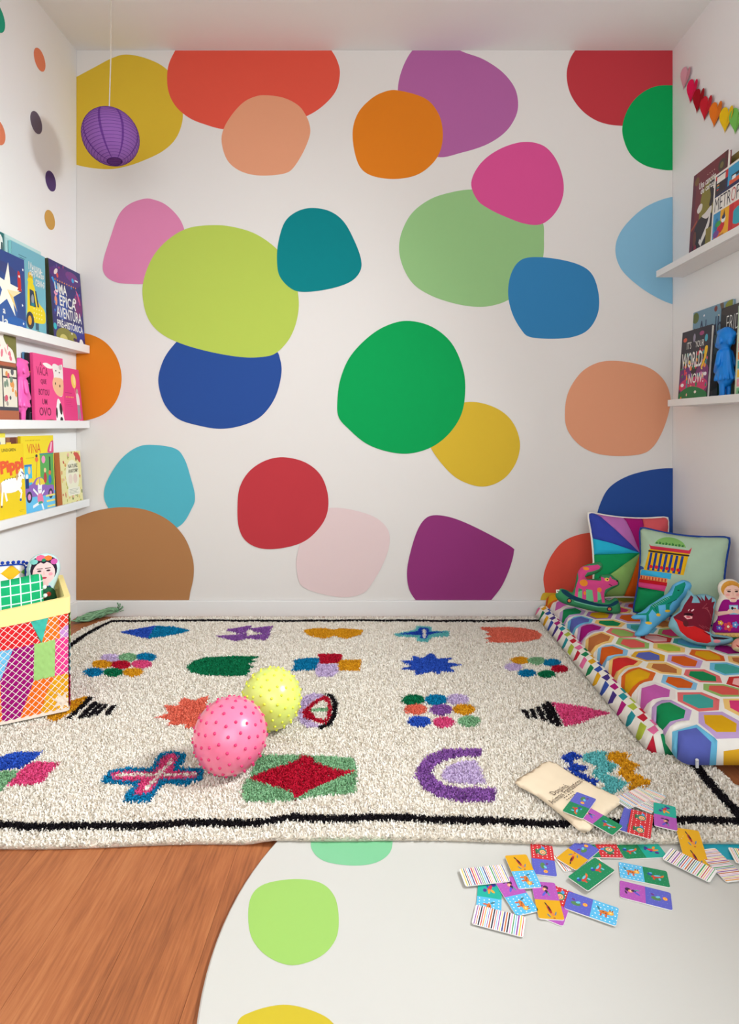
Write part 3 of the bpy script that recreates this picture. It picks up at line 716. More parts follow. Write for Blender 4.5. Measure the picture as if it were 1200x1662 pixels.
# --- top ledge, left wall
book('dark teal picture book with white art, cut by the photo edge on top ledge', 'L', 1.86, .225, 1.458, .008, -1.2625, -1.270, zA, (30, 112, 112),
     [(spline([(.62,.2),(.7,.6),(.85,.95),(.98,.9),(.9,.5),(.95,.1)], 4), (236,240,236)), (ell(.86,.8,.05,.09), (40,92,96)), (rect(.93,.3,.97,.9), (20,70,74))], group=gA)
book('pale aqua book standing behind the mice book', 'L', 2.09, .225, 1.459, .007, -1.2625, -1.270, zA, (178, 216, 216), [(rect(0, .97, 1, 1), (198,228,226))], group=gA)
book('light blue book with Cyrillic title and yellow car', 'L', 2.107, .213, 1.441, .009, -1.251, -1.258, zA, (116, 182, 198),
     [(spline([(.42,.32),(.45,.6),(.52,.64),(.64,.6),(.74,.44),(.94,.36),(.98,.28),(.94,.2),(.6,.18),(.42,.22)], 4), (240,214,20)),
      (ell(.53,.69,.075,.06), (222,178,20)), (ell(.53,.645,.09,.035), (240,214,20)), ([(.5,.36),(.5,.55),(.62,.54),(.69,.36)], (40,58,84)),
      ([(.66,.55),(.7,.55),(.78,.37),(.73,.37)], (40,58,84)), (ell(.585,.44,.04,.06), (150,158,170)), (rect(.54,.365,.64,.4), (30,130,150)),
      (ell(.5,.19,.12,.1), (52,58,74)), (ell(.49,.19,.055,.055), (236,168,40)), (rect(.66,.1,.76,.18), (58,92,112)), (ell(.75,.06,.09,.035), (46,112,72)), (ell(.84,.04,.05,.015), (46,112,72))]
     + [(ell(.62 + .08 * (i % 4), .24 + .05 * (i // 4), .012, .01, 6), (250,246,200)) for i in range(12)] + lines(.2, .42, (.885, .86), .008, (60,110,130)),
     [('Мышки-', (.48,.77,.9,.86), WHT, dict(bold=.012)), ('дружная', (.5,.7,.95,.77), WHT, dict(bold=.012)), ('семья', (.68,.61,.96,.69), WHT, dict(bold=.012))], spine=(140,206,208), group=gA)
book('navy blue square book with a big white star', 'L', 1.925, .24, 1.389, .008, -1.2375, -1.247, zA, (44, 72, 138),
     [(ell(.3,.3,.5,.3,18), (52,90,160)), (ell(.8,.1,.3,.1), (40,96,172)), (spline([(.2,.8),(.5,.86),(.8,.78),(.6,.7)], 4), (54,66,124)),
      (star(.56,.52,.36,.12,5,1.45), (250,244,230)), ([(.56,.52),(.78,.27),(.70,.45)], (246,208,130)), ([(.56,.52),(.70,.45),(.9,.55)], (246,226,176)),
      (spline([(.84,.82),(.89,.78),(.9,.6),(.86,.58),(.82,.6),(.82,.76)], 4), (200,44,48)), ([(.8,.56),(.86,.64),(.92,.56)], (200,44,48)), (ell(.86,.75,.02,.018), (240,240,240)),
      (star(.96,.86,.025,.01), (240,240,246)), (star(.92,.38,.025,.01), (240,240,246)), (star(.93,.14,.025,.01), (240,240,246)), (star(.33,.93,.03,.01), (240,240,246)),
      (ell(.32,.72,.06,.05), (232,120,72)), (rect(.26,.66,.38,.69), (240,240,240))] + lines(.8, .9, (.09, .075), .006, (230,230,236)),
     [('la', (.42,.06,.56,.17), WHT, dict(bold=.012)), ('a', (.44,.2,.5,.26), WHT)], spine=(34,56,112), group=gA)
dino = [(ell(.35,.1,.28,.11,16), (136,130,52)), (ell(.6,.13,.13,.055), (146,140,58)), ([(.62,.12),(.74,.11),(.7,.07),(.6,.09)], (60,48,80)), (ell(.3,.07,.12,.06), (206,192,110)), (ell(.57,.165,.02,.014), (240,236,220))]
book('dark purple book titled Uma Épica Aventura Pré-Histórica', 'L', 2.35, .25, 1.447, .018, -1.2375, -1.262, zA, (52, 48, 112),
     [(ell(.5,.86,.5,.1,18), (84,46,120)), (ell(.7,.9,.2,.06), (120,52,130)), (ell(.85,.55,.14,.16), (120,44,110)), (ell(.3,.5,.2,.2), (44,76,160)), (ell(.75,.2,.3,.1), (50,66,150)),
      ([(.05,.78),(.1,.8),(.22,.68),(.18,.66)], (40,150,220)), (ell(.2,.88,.07,.03,8,.5), (236,220,214)), (ell(.24,.84,.03,.03), (226,92,70)), (ell(.73,.86,.04,.03), (40,160,220)), (rect(.8,.865,.9,.885), (238,238,238)),
      (ell(.74,.6,.055,.035), (232,226,226)), (ell(.73,.6,.02,.015), (60,30,40)), (ell(.14,.52,.04,.06), (236,150,120)), (spline([(.8,.75),(.88,.7),(.93,.58),(.9,.58),(.85,.68)], 4), (226,92,140)),
      (spline([(.1,.62),(.2,.66),(.2,.6),(.14,.58)], 4), (236,160,190)), (ell(.06,.2,.05,.04), (40,180,190)), (spline([(.8,.02),(.82,.11),(.9,.12),(.95,.04)], 4), (238,236,232)), (ell(.87,.04,.06,.03), (226,84,60)), (ell(.7,.05,.05,.03), (236,150,130))]
     + dino + specks(26, [(96,60,150), (40,120,200), (190,60,120), (70,60,140)], .05, .3, .95, .98, .008, .025),
     [('ÉPICA', (.25,.475,.76,.64), WHT, dict(bold=.02)), ('UMA', (.13,.62,.5,.745), WHT, dict(bold=.02)), ('AVENTURA', (.13,.325,.93,.46), WHT, dict(bold=.015)), ('PRÉ-HISTÓRICA', (.13,.205,.95,.315), WHT, dict(bold=.02)),
      ('◆◆◆◆◆◆◆ ◆◆◆◆◆◆◆', (.14,.755,.82,.795), (240,160,40)) if False else ('· · · · · · · · · ·', (.14,.765,.82,.785), (240,160,40), dict(bold=.05))], spine=(58,62,40), group=gA)
# --- middle ledge, left wall
book('book with a cream and black street of little houses on middle ledge', 'L', 1.893, .232, 1.112, .010, -1.2395, -1.252, zB, (150, 92, 60),
     [(rect(0,.0,1,.16), (170,98,66)), (rect(0,.16,1,.2), (70,70,78)), (rect(0,.2,1,.62), (228,220,200)), (rect(0,.62,1,.65), (80,58,50)), (rect(0,.66,1,.69), (176,92,66)), (rect(0,.7,1,1), (240,232,222)),
      (rect(.62,.2,.645,.64), (60,56,60)), (rect(.97,.2,1,1), (80,70,50)), (rect(.3,.2,.32,.64), (60,56,60)), (spline([(.7,1),(.75,.9),(.9,.84),(.97,.72),(1,.72),(1,1)], 3), (120,116,60)), (rect(.62,.52,1,.54), (60,56,60))]
     + specks(16, [(222,150,80), (210,90,110), (120,140,120), (160,150,140), (90,90,96)], .66, .22, .95, .6, .02, .045) + specks(8, [(226,120,140), (230,160,160)], .5, .72, .85, .88, .01, .05), group=gB)
book('thin blue book peeking out behind the cow book', 'L', 2.206, .255, 1.071, .006, -1.264, -1.271, zB, (86, 142, 180), group=gB)
book('black book with small white dots behind the pink figurine', 'L', 2.207, .215, 1.069, .009, -1.253, -1.259, zB, (36, 34, 40),
     [(ell(r3.uniform(.02,.14), r3.uniform(.05,.95), .008, .006, 6), (226,226,226)) for _ in range(16)] + [(rect(.02,.0,.12,.16), (60,62,70)), (ell(.05,.74,.03,.012), (216,170,60))], group=gB)
book('bright pink book A Vaca Que Botou Um Ovo with a cow', 'L', 2.220, .211, 1.071, .010, -1.2375, -1.248, zB, (240, 78, 142),
     [(spline([(.62,.86),(.7,.9),(.86,.88),(.97,.9),(.99,.7),(.97,.5),(.9,.42),(.72,.46),(.62,.58),(.66,.72)], 4), (240,236,230)), (spline([(.64,.68),(.8,.7),(.97,.68),(.99,.55),(.93,.44),(.76,.44),(.62,.55)], 4), (240,190,150)),
      (spline([(.3,.87),(.45,.89),(.63,.85),(.6,.82),(.45,.82)], 4), (244,238,232)), (ell(.71,.61,.018,.02), (60,36,40)), (ell(.86,.58,.02,.022), (60,36,40)), (ell(.74,.8,.02,.012), (50,46,50)), (ell(.86,.78,.02,.012), (50,46,50)),
      (ell(.9,.86,.06,.04), (206,200,196)), (spline([(.76,.38),(.86,.34),(.97,.1),(.98,.02),(.72,.03),(.7,.2)], 4), (244,242,240)), (ell(.87,.24,.05,.09,12,.2), (36,34,40)), (ell(.72,.18,.03,.08), (36,34,40)), (ell(.88,.08,.05,.04), (36,34,40)),
      (spline([(.15,0),(.2,.05),(.5,.08),(.8,.05),(.97,.06),(1,0)], 3), (122,84,58)), (rect(.4,.0,.9,.02), (206,190,170))],
     [('A', (.2,.83,.27,.89), (130,30,76), dict(bold=-.005)), ('VACA', (.1,.7,.46,.82), (130,30,76), dict(bold=-.005)), ('QUE', (.22,.57,.4,.65), (130,30,76)), ('BOTOU', (.14,.42,.48,.51), (130,30,76)), ('UM', (.24,.29,.4,.37), (130,30,76)), ('OVO', (.14,.13,.52,.25), (120,30,70), dict(bold=.01))], group=gB)
book('smaller deep pink book with a boy and yellow balloon', 'L', 2.432, .152, 1.040, .008, -1.2375, -1.260, zB, (226, 66, 136),
     [(ell(.66,.78,.13,.13,18), (244,214,110)), (ell(.7,.8,.06,.09), (248,230,160)), (bar((.68,.65),(.72,.5),.008), (240,220,200)), (ell(.8,.6,.06,.05), (190,170,160)), (spline([(.74,.55),(.86,.55),(.9,.4),(.86,.34),(.74,.36)], 4), (230,226,230)),
      ([(.74,.36),(.88,.36),(.9,.1),(.84,.1),(.8,.24),(.78,.1),(.72,.1)], (150,150,166)), (ell(.75,.07,.05,.02), (230,230,230)), (ell(.88,.06,.05,.02), (230,230,230))] + lines(.14, .5, (.56,), .006, (140,40,90)) + lines(.14, .5, (.42, .39, .36, .33), .004, (190,50,112)),
     [('· · · · ·', (.16,.475,.56,.5), (250,200,70), dict(bold=.06))], group=gB)
# --- low ledge, left wall
book('pale yellow book with a grey bird behind the yellow horse book', 'L', 1.87, .225, .782, .006, -1.264, -1.271, zC, (240, 236, 200), [(rect(0, .95, 1, 1), (240,226,70)), (ell(.8,.86,.09,.08), (150,146,176)), (ell(.72,.93,.03,.03), (120,120,150))], group=gC2)
book('small brown book between two yellow books', 'L', 2.098, .075, .767, .006, -1.264, -1.271, zC, (150, 96, 66), [(rect(.3,.9,.8,1), (110,52,42)), (rect(0,.86,.4,.94), (240,200,60))], group=gC2)
horse = [(ell(.62,.47,.3,.095,16), (248,246,242)), (spline([(.74,.5),(.84,.62),(.9,.65),(.95,.61),(.9,.5),(.82,.44)], 4), (248,246,242)), (spline([(.88,.66),(.93,.67),(1.0,.57),(.97,.53),(.9,.56)], 4), (248,246,242)),
         (bar((.4,.42),(.36,.24),.045), (248,246,242)), (bar((.46,.4),(.5,.28),.045), (248,246,242)), (bar((.82,.42),(.9,.36),.05), (248,246,242)), (bar((.9,.37),(.86,.28),.04), (248,246,242)),
         (spline([(.76,.58),(.84,.66),(.82,.58),(.78,.52)], 3), (214,170,120)), (ell(.36,.46,.02,.07), (214,170,120)), (ell(.945,.605,.01,.008), (30,40,80)), (bar((.9,.63),(.99,.59),.012), (40,60,140)), (bar((.95,.63),(.985,.54),.01), (40,60,140)),
         (ell(.86,.265,.03,.018), (40,90,170)), (ell(.36,.225,.025,.014), (120,84,60))]
book('yellow book with orange title and a white horse on low ledge', 'L', 1.948, .217, .745, .009, -1.2375, -1.250, zC, (238, 204, 16), horse + lines(.8, .95, (.13, .11), .004, (190,160,20)) + lines(.42, .6, (.775,), .005, (200,160,20)),
     [('LINDGREN', (.42,.905,.78,.945), (40,40,40), dict(bold=.0)), ('Pippi', (.36,.6,.98,.81), (232,92,44), dict(bold=.06, rot=.09)), ('· · · · · · ·', (.44,.555,.9,.575), (150,140,60), dict(bold=.05, rot=.08))], group=gC2)
street = [(rect(0,0,1,.27), (110,196,236)), (rect(.06,.27,.3,.64), (78,188,226)), (rect(.05,.62,.3,.645), (60,120,190)), (rect(.55,.3,.98,.76), (92,170,84)), (rect(.54,.755,.99,.77), (54,130,150)), (ell(.66,.69,.06,.05), (240,150,190)), (rect(.84,.5,.88,.72), (40,44,40)),
          (spline([(.8,.78),(.84,.86),(.92,.92),(1,.92),(1,.78)], 4), (226,70,120)), ([(.86,.79),(.92,.91),(.96,.91),(.92,.79)], (244,200,214)), (bar((.42,.46),(.46,.68),.014), (180,80,40)), (ell(.45,.7,.05,.035), (240,120,60)), (ell(.45,.745,.035,.02), (60,50,60)),
          (spline([(.08,.25),(.1,.36),(.3,.4),(.42,.46),(.6,.46),(.7,.36),(.95,.34),(.97,.24),(.9,.22)], 4), (150,104,186)), (spline([(.4,.38),(.46,.45),(.6,.45),(.68,.37)], 3), (240,214,60)), (bar((.52,.37),(.52,.46),.02), (150,104,186)),
          (ell(.2,.24,.085,.072), (60,52,70)), (ell(.2,.24,.045,.04), (232,150,200)), (ell(.86,.235,.075,.065), (60,52,70)), (ell(.86,.235,.04,.036), (232,150,200)),
          (ell(.52,.31,.065,.06), (248,246,246)), ([(.46,.34),(.47,.4),(.52,.36)], (248,246,246)), ([(.54,.36),(.6,.38),(.58,.33)], (248,246,246)), (spline([(.45,.25),(.58,.25),(.62,.14),(.46,.14)], 3), (240,128,170)), (bar((.46,.25),(.32,.33),.03), (248,246,246)), (bar((.58,.25),(.66,.29),.03), (248,246,246)),
          (bar((.48,.14),(.3,.11),.035), (248,246,246)), (bar((.56,.14),(.62,.04),.04), (248,246,246)), ([(.46,.13),(.6,.13),(.58,.16),(.47,.16)], (70,160,120)), (ell(.5,.31,.008,.008), (30,30,40)), (ell(.55,.31,.008,.008), (30,30,40)),
          (rect(.7,.2,1,.225), (246,226,130)), (rect(.72,.13,1,.155), (246,226,130)), (rect(.74,.06,1,.085), (246,226,130)), (rect(.74,.0,1,.02), (246,226,130)), (ell(.7,.45,.05,.07), (190,60,60)), (ell(.7,.55,.04,.03), (240,200,150)), (ell(.85,.42,.05,.06), (60,110,190)), (ell(.85,.51,.04,.03), (230,110,70)),
          (rect(.1,.35,.2,.47), (40,60,120)), (ell(.15,.5,.04,.03), (240,240,244)), (rect(.2,.42,.3,.47), (240,200,50)), (ell(.22,.57,.04,.05), (240,200,130))]
book('yellow book titled Vina with a purple car and dancing white cat', 'L', 2.168, .218, .770, .009, -1.252, -1.262, zC, (242, 216, 24), street,
     [('VINA', (.18,.78,.58,.9), (226,80,40), dict(bold=-.005)), ('· · · · · · · · · ·', (.14,.935,.56,.95), (200,150,30), dict(bold=.05)), ('· · · · · · ·', (.14,.72,.36,.732), (170,150,40), dict(bold=.04))], group=gC2)
flora = specks(60, [(206,190,90), (180,176,80), (226,200,120), (200,70,60), (216,130,70), (120,130,70), (232,170,150), (150,90,60)], .03, .02, .97, .98, .015, .05)
book('cream botanical book Nature Anatomy with flowers and berries', 'L', 2.412, .168, .702, .020, -1.2375, -1.252, zC, (232, 222, 160),
     flora + [(spline([(.66,.96),(.85,.97),(.98,.88),(.96,.78),(.84,.84)], 4), (206,76,64)), (ell(.56,.55,.32,.3,20), (240,234,206)), (rrect(.3,.2,.88,.34,.04), (240,234,214))] + lines(.36, .82, (.31,.285,.26,.235), .006, (150,150,130)) + [(ell(.45,.5,.1,.09), (236,214,196)), (ell(.68,.5,.1,.09), (232,206,190))],
     [('NATURE', (.36,.7,.82,.77), (96,92,70), dict(bold=.01)), ('ANATOMY', (.36,.61,.84,.68), (96,92,70), dict(bold=.01))], spine=(206,120,70), group=gC2)
# --- upper ledge, right wall
book('thin olive book behind the dark red song book', 'R', 2.28, .215, 1.735, .022, 1.196, 1.216, zD, (132, 108, 52), group=gD)
book('dark red book with a black-and-white singer and white title', 'R', 2.312, .225, 1.743, .013, 1.163, 1.184, zD, (116, 40, 52),
     [(rect(0,0,.1,1), (96,36,56)), (spline([(.3,.1),(.25,.4),(.3,.7),(.5,.82),(.7,.8),(.8,.6),(.8,.2),(.7,.04),(.5,.02)], 5), (134,124,44)), (ell(.12,.9,.07,.05), (120,84,40)), (ell(.85,.88,.1,.07), (70,60,50)), (ell(.85,.88,.05,.035), (120,110,60)),
      (spline([(.52,.76),(.62,.8),(.72,.74),(.72,.6),(.62,.5),(.55,.52),(.58,.62)], 5), (34,30,36)), (ell(.66,.7,.025,.02), (236,232,226)), (spline([(.1,.28),(.25,.42),(.55,.44),(.7,.36),(.7,.24),(.5,.1),(.5,0),(.05,0),(.1,.14)], 5), (44,36,40)),
      (spline([(.18,.55),(.26,.6),(.34,.58),(.32,.52),(.22,.5)], 4), (226,220,216)), (spline([(.34,.44),(.45,.46),(.62,.5),(.62,.42),(.5,.38)], 4), (226,220,216)), (spline([(.6,.44),(.58,.28),(.38,.12),(.34,.16),(.52,.32)], 4), (228,224,220)), (bar((.3,.17),(.38,.11),.05), (228,224,220)),
      (rect(.5,.06,.68,.26), (136,124,48)), (bar((.02,.34),(.2,.42),.03), (170,80,50)), (ell(.18,.08,.05,.07), (140,40,60)), (ell(.15,.22,.05,.09), (110,60,44)), (rect(.93,.5,1,1), (84,44,46))],
     [('Una canción', (.2,.78,.7,.86), WHT, dict(bold=.02)), ('de caruso', (.26,.71,.72,.78), WHT, dict(bold=.02)), ('· · · ·', (.44,.885,.66,.895), (220,190,170), dict(bold=.05))], group=gD)
city = [(rect(.03,.03,.97,.44), (214,60,56)), (rect(.03,.03,.2,.44), (60,150,200)), (rect(.2,.03,.4,.44), (240,176,30)), (rect(.03,.67,.97,.97), (32,44,84)), (rect(.03,.7,.28,.9), (44,42,48)), (rect(.06,.86,.26,.95), (240,236,226)), (rect(.03,.91,.06,.97), (206,50,50)), (rect(.26,.86,.32,.97), (206,50,50)), (rect(.32,.72,.97,.97), (50,160,206)), (rect(.36,.72,.97,.78), (222,92,50)),
        (rect(.4,.8,.6,.84), (36,40,50)), (rect(.42,.77,.5,.82), (240,240,240)), (ell(.62,.24,.16,.12), (40,170,190)), (rect(.42,.03,.5,.44), (200,40,46)), (ell(.12,.26,.05,.1), (30,120,170)), (ell(.22,.2,.1,.07,10,.6), (206,30,50)), (ell(.14,.1,.08,.06), (226,110,40)), (ell(.16,.27,.07,.04), (60,160,80)), (ell(.12,.14,.07,.05), (120,70,150)),
        (ell(.28,.3,.05,.05), (236,240,244)), ([(.27,.35),(.29,.43),(.31,.35)], (30,30,40)), (ell(.28,.33,.04,.03), (40,50,90)), (ell(.1,.05,.06,.04), (30,130,180)), (rect(.2,.06,.3,.11), (200,130,30))]
book('white bordered book of bright city scenes on upper right ledge', 'R', 2.135, .26, 1.672, .012, 1.149, 1.166, zD, (240, 236, 228), city + [(rect(.07,.76+.03*i,.07+.05,.775+.03*i), c) for i, c in enumerate([(210,60,60),(60,160,170),(230,150,40)])],
     [('METR', (.05,.465,.42,.655), (36,34,52), dict(bold=-.01)), ('O', (.43,.465,.53,.655), (200,60,64), dict(bold=-.01)), ('POLIS', (.545,.465,.96,.655), (36,34,52), dict(bold=-.01))], group=gD)
# --- lower ledge, right wall
book('grey-blue book titled Abelhas with painted leaves', 'R', 2.415, .268, 1.249, .009, 1.216, 1.235, zE, (120, 156, 176),
     [(ell(.07,.93,.09,.06), (96,112,50)), (ell(.95,.95,.12,.05), (146,150,50)), (ell(.05,.74,.06,.08), (90,96,50)), (ell(.6,.96,.04,.03), (130,60,50)), (spline([(.7,1),(.74,.93),(.8,.9),(.78,1)], 3), (110,90,70)), (ell(.3,.93,.02,.012), (240,240,240)), (ell(.68,.88,.02,.012), (240,236,220)), (ell(.1,.68,.03,.02), (170,110,60)), (ell(.5,.3,.4,.2), (100,136,150))],
     [('Abelhas', (.16,.68,.98,.88), (34,52,84), dict(bold=.0))], group=gE)
book('dark book with tall white title behind the blue figurine', 'R', 2.195, .235, 1.224, .009, 1.204, 1.222, zE, (52, 46, 46),
     [(ell(.2,.2,.3,.2), (70,90,70)), (ell(.1,.1,.1,.1), (40,100,84)), (ell(.15,.34,.06,.05), (120,40,44)), (ell(.6,.4,.3,.3), (90,40,40)), (ell(.3,.95,.3,.05), (70,60,56)), (ell(.5,.97,.06,.03), (110,100,60))] + lines(.3, .9, (.68,), .02, (206,200,190)),
     [('FRIDA', (.16,.74,.62,.9), WHT, dict(bold=-.015))], group=gE)
fire = specks(70, [(226,80,110), (240,150,50), (230,60,70), (60,150,160), (240,220,120), (120,70,150), (40,140,90), (226,120,180)], .04, .2, .96, .7, .012, .035)
book('black book Its Your World Now with confetti and green hill', 'R', 2.366, .205, 1.163, .013, 1.149, 1.168, zE, (52, 46, 54),
     [(ell(.2,.3,.25,.2,16), (110,56,120)), (ell(.8,.3,.25,.22,16), (120,52,110)), (ell(.5,.22,.5,.12,18), (206,60,110))] + fire + [(spline([(.0,0),(.02,.12),(.3,.2),(.6,.2),(.95,.12),(1,0)], 5), (24,122,74)), (spline([(.84,.72),(.93,.72),(.9,.6),(.8,.46),(.74,.46),(.82,.58)], 4), (240,190,30)), (ell(.86,.84,.05,.05), (70,170,190)), (ell(.12,.88,.07,.03), (206,80,50)), (ell(.7,.92,.08,.03), (160,60,110)),
      (ell(.45,.88,.04,.06), (150,140,160)), (ell(.12,.24,.06,.025), (240,236,240)), (ell(.9,.36,.05,.025), (240,236,240)), (ell(.3,.1,.02,.02), (240,180,170)), (ell(.6,.13,.04,.02), (240,226,220)), (ell(.1,.06,.025,.02), (240,140,50))],
     [("IT'S", (.2,.74,.36,.84), WHT, dict(bold=.0)), ('YOUR', (.5,.74,.8,.83), WHT, dict(bold=.0)), ('WORLD', (.05,.47,.78,.69), WHT, dict(bold=.01)), ('NOW!', (.34,.25,.86,.39), WHT, dict(bold=.01))], group=gE)
tiles = []
for i in range(4):
    for j in range(10):
        c = r3.choice([(226,90,70), (240,190,60), (90,180,160), (200,226,200), (236,130,40), (60,60,70), (226,150,160), (120,190,140)])
        tiles.append((rect(.04 + i * .24, .03 + j * .096, .04 + i * .24 + .21, .03 + j * .096 + .082), c)); tiles.append((ell(.14 + i * .24, .065 + j * .096, .05, .025, 7), r3.choice([(40,50,60), (240,236,220), (206,60,50), (60,120,150)])))
book('book with rows of tiny colourful rooms at the right photo edge', 'R', 1.995, .22, 1.196, .012, 1.152, 1.166, zE, (208, 220, 196), tiles, group=gE)

# ------------------------------------------------------------------ figurines
def capsule_chain(mb, pts, rs):
    for (a, b), (ra, rb) in zip(zip(pts, pts[1:]), zip(rs, rs[1:])):
        for k in range(9):
            t = k / 8; p = Vector(a).lerp(Vector(b), t); mb.ball(p, ra + (rb - ra) * t, nu=12, nv=8)
def figurine(loc, H, heading, col, label):
    mb = MB()
    mb.ball((.02, 0, .82), (.145, .135, .16), nu=20, nv=14); mb.ball((-.03, 0, .86), (.165, .15, .14), nu=20, nv=14)
    mb.ball((.05, 0, .94), (.11, .12, .045)); mb.ball((.165, 0, .80), .028); mb.ball((.12, .06, .77), .05); mb.ball((.12, -.06, .77), .05)
    mb.ball((-.04, .15, .80), (.04, .03, .05)); mb.ball((-.04, -.15, .80), (.04, .03, .05)); mb.ball((.14, 0, .735), (.035, .045, .02))
    mb.ball((-.15, .02, .80), (.05, .08, .07)); mb.ball((-.16, -.04, .88), (.04, .06, .05))
    capsule_chain(mb, [(0, 0, .72), (0, 0, .62)], [.065, .08])
    capsule_chain(mb, [(0, 0, .63), (0, 0, .5)], [.115, .135]); capsule_chain(mb, [(0, 0, .5), (-.005, 0, .34)], [.135, .165])
    for k in range(14):
        a = 2 * math.pi * k / 14; capsule_chain(mb, [(.11 * math.cos(a), .11 * math.sin(a), .46), (.175 * math.cos(a), .165 * math.sin(a), .285)], [.02, .026])
    mb.ball((0, 0, .29), (.175, .165, .03), nu=20)
    for s in (-1, 1):
        capsule_chain(mb, [(0, .12 * s, .635), (-.01, .175 * s, .50), (.13, .10 * s, .41)], [.055, .05, .038]); mb.ball((.155, .07 * s, .405), (.04, .035, .035))
        capsule_chain(mb, [(0, .065 * s, .30), (.0, .065 * s, .07)], [.062, .05]); mb.ball((.045, .065 * s, .036), (.095, .052, .036), nu=14)
    o = mb.build('toy_figurine', None, smooth=True)
    md = o.modifiers.new('remesh', 'REMESH'); md.mode = 'VOXEL'; md.voxel_size = .012; md.use_smooth_shade = True
    sm = o.modifiers.new('smooth', 'SMOOTH'); sm.iterations = 3; sm.factor = .5
    me = bpy.data.meshes.new_from_object(o.evaluated_get(bpy.context.evaluated_depsgraph_get()))
    o.modifiers.clear(); o.data = me; me.materials.clear(); me.materials.append(node_mat('painted_resin', .38, .4, color=col))
    o.scale = (H, H * (.55 if loc[0] < 0 else .62), H); o.rotation_euler = (0, 0, heading); o.location = loc
    tag(o, label, 'figurine')
    return o
figurine((-1.2585, 2.165, zB + .001), .236, math.radians(90), (242, 96, 178), 'glossy pink child figurine on middle ledge beside the cow book')
figurine((1.1765, 2.092, zE + .001), .246, math.radians(90), (10, 128, 220), 'bright blue child figurine standing on the lower right ledge')

# ------------------------------------------------------------------ heart garland
HEARTS = [((226,160,176), 1110.5, 127), ((232,22,84), 1121.5, 148), ((166,8,30), 1132, 163.5), ((206,32,50), 1144, 175.5), ((236,122,30), 1159.6, 185.6), ((240,196,20), 1177, 194), ((120,192,86), 1193.5, 195), ((60,170,130), 1212, 196), ((60,150,190), 1233, 194)]
gar = empty('heart_garland', (XR - .012, 2.49, 2.21)); tag(gar, 'rainbow garland of folded paper hearts hanging on the right wall', 'garland')
hp = []
for i in range(28):
    t = 2 * math.pi * i / 28; hp.append((16 * math.sin(t) ** 3 / 32, (13 * math.cos(t) - 5 * math.cos(2 * t) - 2 * math.cos(3 * t) - math.cos(4 * t) + 17) / 30))
paperm = node_mat('coloured_paper', .7, .2, attr='Col')
cord = []
for k, (col, px, py) in enumerate(HEARTS):
    d = (XR - .012) * F / (px - VX); z = EYE + (HY - py) * d / F
    sc = .092 * (1 if k else .95); mb = MB(); vv = []
    poly = [(a * sc, (b - .5) * sc) for a, b in hp]
    v, f, ids, cols, o_ = paint(poly, [([(0, -1), (1, -1), (1, 1), (0, 1)], col)], col)
    fold = .16
    vv = [(-abs(p[0]) * math.sin(fold), -p[0] * math.cos(fold), p[1]) for p in v]
    mb.add(vv, f, [cols[0]] * len(f))
    o = mb.build('paper_heart', paperm, gar)
    o.location = Vector((XR - .004, d, z)) - Vector(gar.location); o.rotation_euler = (math.radians(30 - 2 * k), 0, 0)
    cord.append(o.location + Vector((.0025, .0, .03)))
mb = MB(); mb.tube(spline([tuple(c) for c in cord], 4, closed=False), .0007, (226, 216, 206), n=5); mb.build('string', paperm, gar)

# ------------------------------------------------------------------ paper lantern
LX, LY, LZ = wp(180, 222, 2.25); R = .098
lan = empty('paper_lantern', (LX, LY, LZ)); tag(lan, 'round purple paper lantern hanging on a cord in the left corner', 'lantern')
tilt = Matrix.Rotation(math.radians(-11), 4, 'Y') @ Matrix.Rotation(math.radians(-6), 4, 'X')
lm = node_mat('purple_crepe_paper', .8, .15, attr='Col', trans=.3, bump=(220, .4, .002))
mb = MB(); nr, nseg, sub = 22, 72, 4; vv = []; ff = []
th0, th1 = math.asin(.26), math.pi - math.asin(.26); rows = nr * sub + 1
for i in range(rows):
    th = th0 + (th1 - th0) * i / (rows - 1); sag = abs(math.sin(math.pi * i / sub)) * .022
    for j in range(nseg):
        ph = 2 * math.pi * j / nseg; cr = 1 - sag * (1 + .35 * math.sin(ph * 19 + i * .4)); rr2 = R * math.sin(th) * cr
        vv.append((rr2 * math.cos(ph), rr2 * math.sin(ph), R * 1.02 * math.cos(th)))
cf = []
for i in range(rows - 1):
    for j in range(nseg):
        a, b = i * nseg + j, i * nseg + (j + 1) % nseg; ff.append((a, a + nseg, b + nseg, b))
        cf.append(lin((120, 70, 156)) if j % 9 == 0 else lin((162, 108, 188)))
mb.add(vv, ff, cf); mb.build('paper_shade', lm, lan, smooth=True).matrix_local = tilt
for i in range(1, nr, 1):
    th = th0 + (th1 - th0) * i / nr
    mb = MB(); mb.tube([(R * 1.003 * math.sin(th) * math.cos(2 * math.pi * j / 40), R * 1.003 * math.sin(th) * math.sin(2 * math.pi * j / 40), R * 1.023 * math.cos(th)) for j in range(40)], .0006, (104, 56, 138), closed=True, n=5)
    mb.build('wire_rib', lm, lan).matrix_local = tilt
for zz in (th0, th1):
    mb = MB(); mb.tube([(R * math.sin(zz) * math.cos(2 * math.pi * j / 32), R * math.sin(zz) * math.sin(2 * math.pi * j / 32), R * 1.02 * math.cos(zz)) for j in range(32)], .0016, (84, 40, 110), closed=True, n=6)
    mb.build('end_ring', lm, lan).matrix_local = tilt
mb = MB(); mb.tube([(-.006, 0, R * .99), (.0, 0, .3), (.0, 0, ZC - LZ - .001)], .0022, (216, 206, 192), n=8); mb.tube([(-.03, 0, R * .97), (-.006, 0, R * .99), (.022, 0, R * .985)], .0009, (200, 190, 180), n=5)
mb.build('cord', M['cloth'], lan)

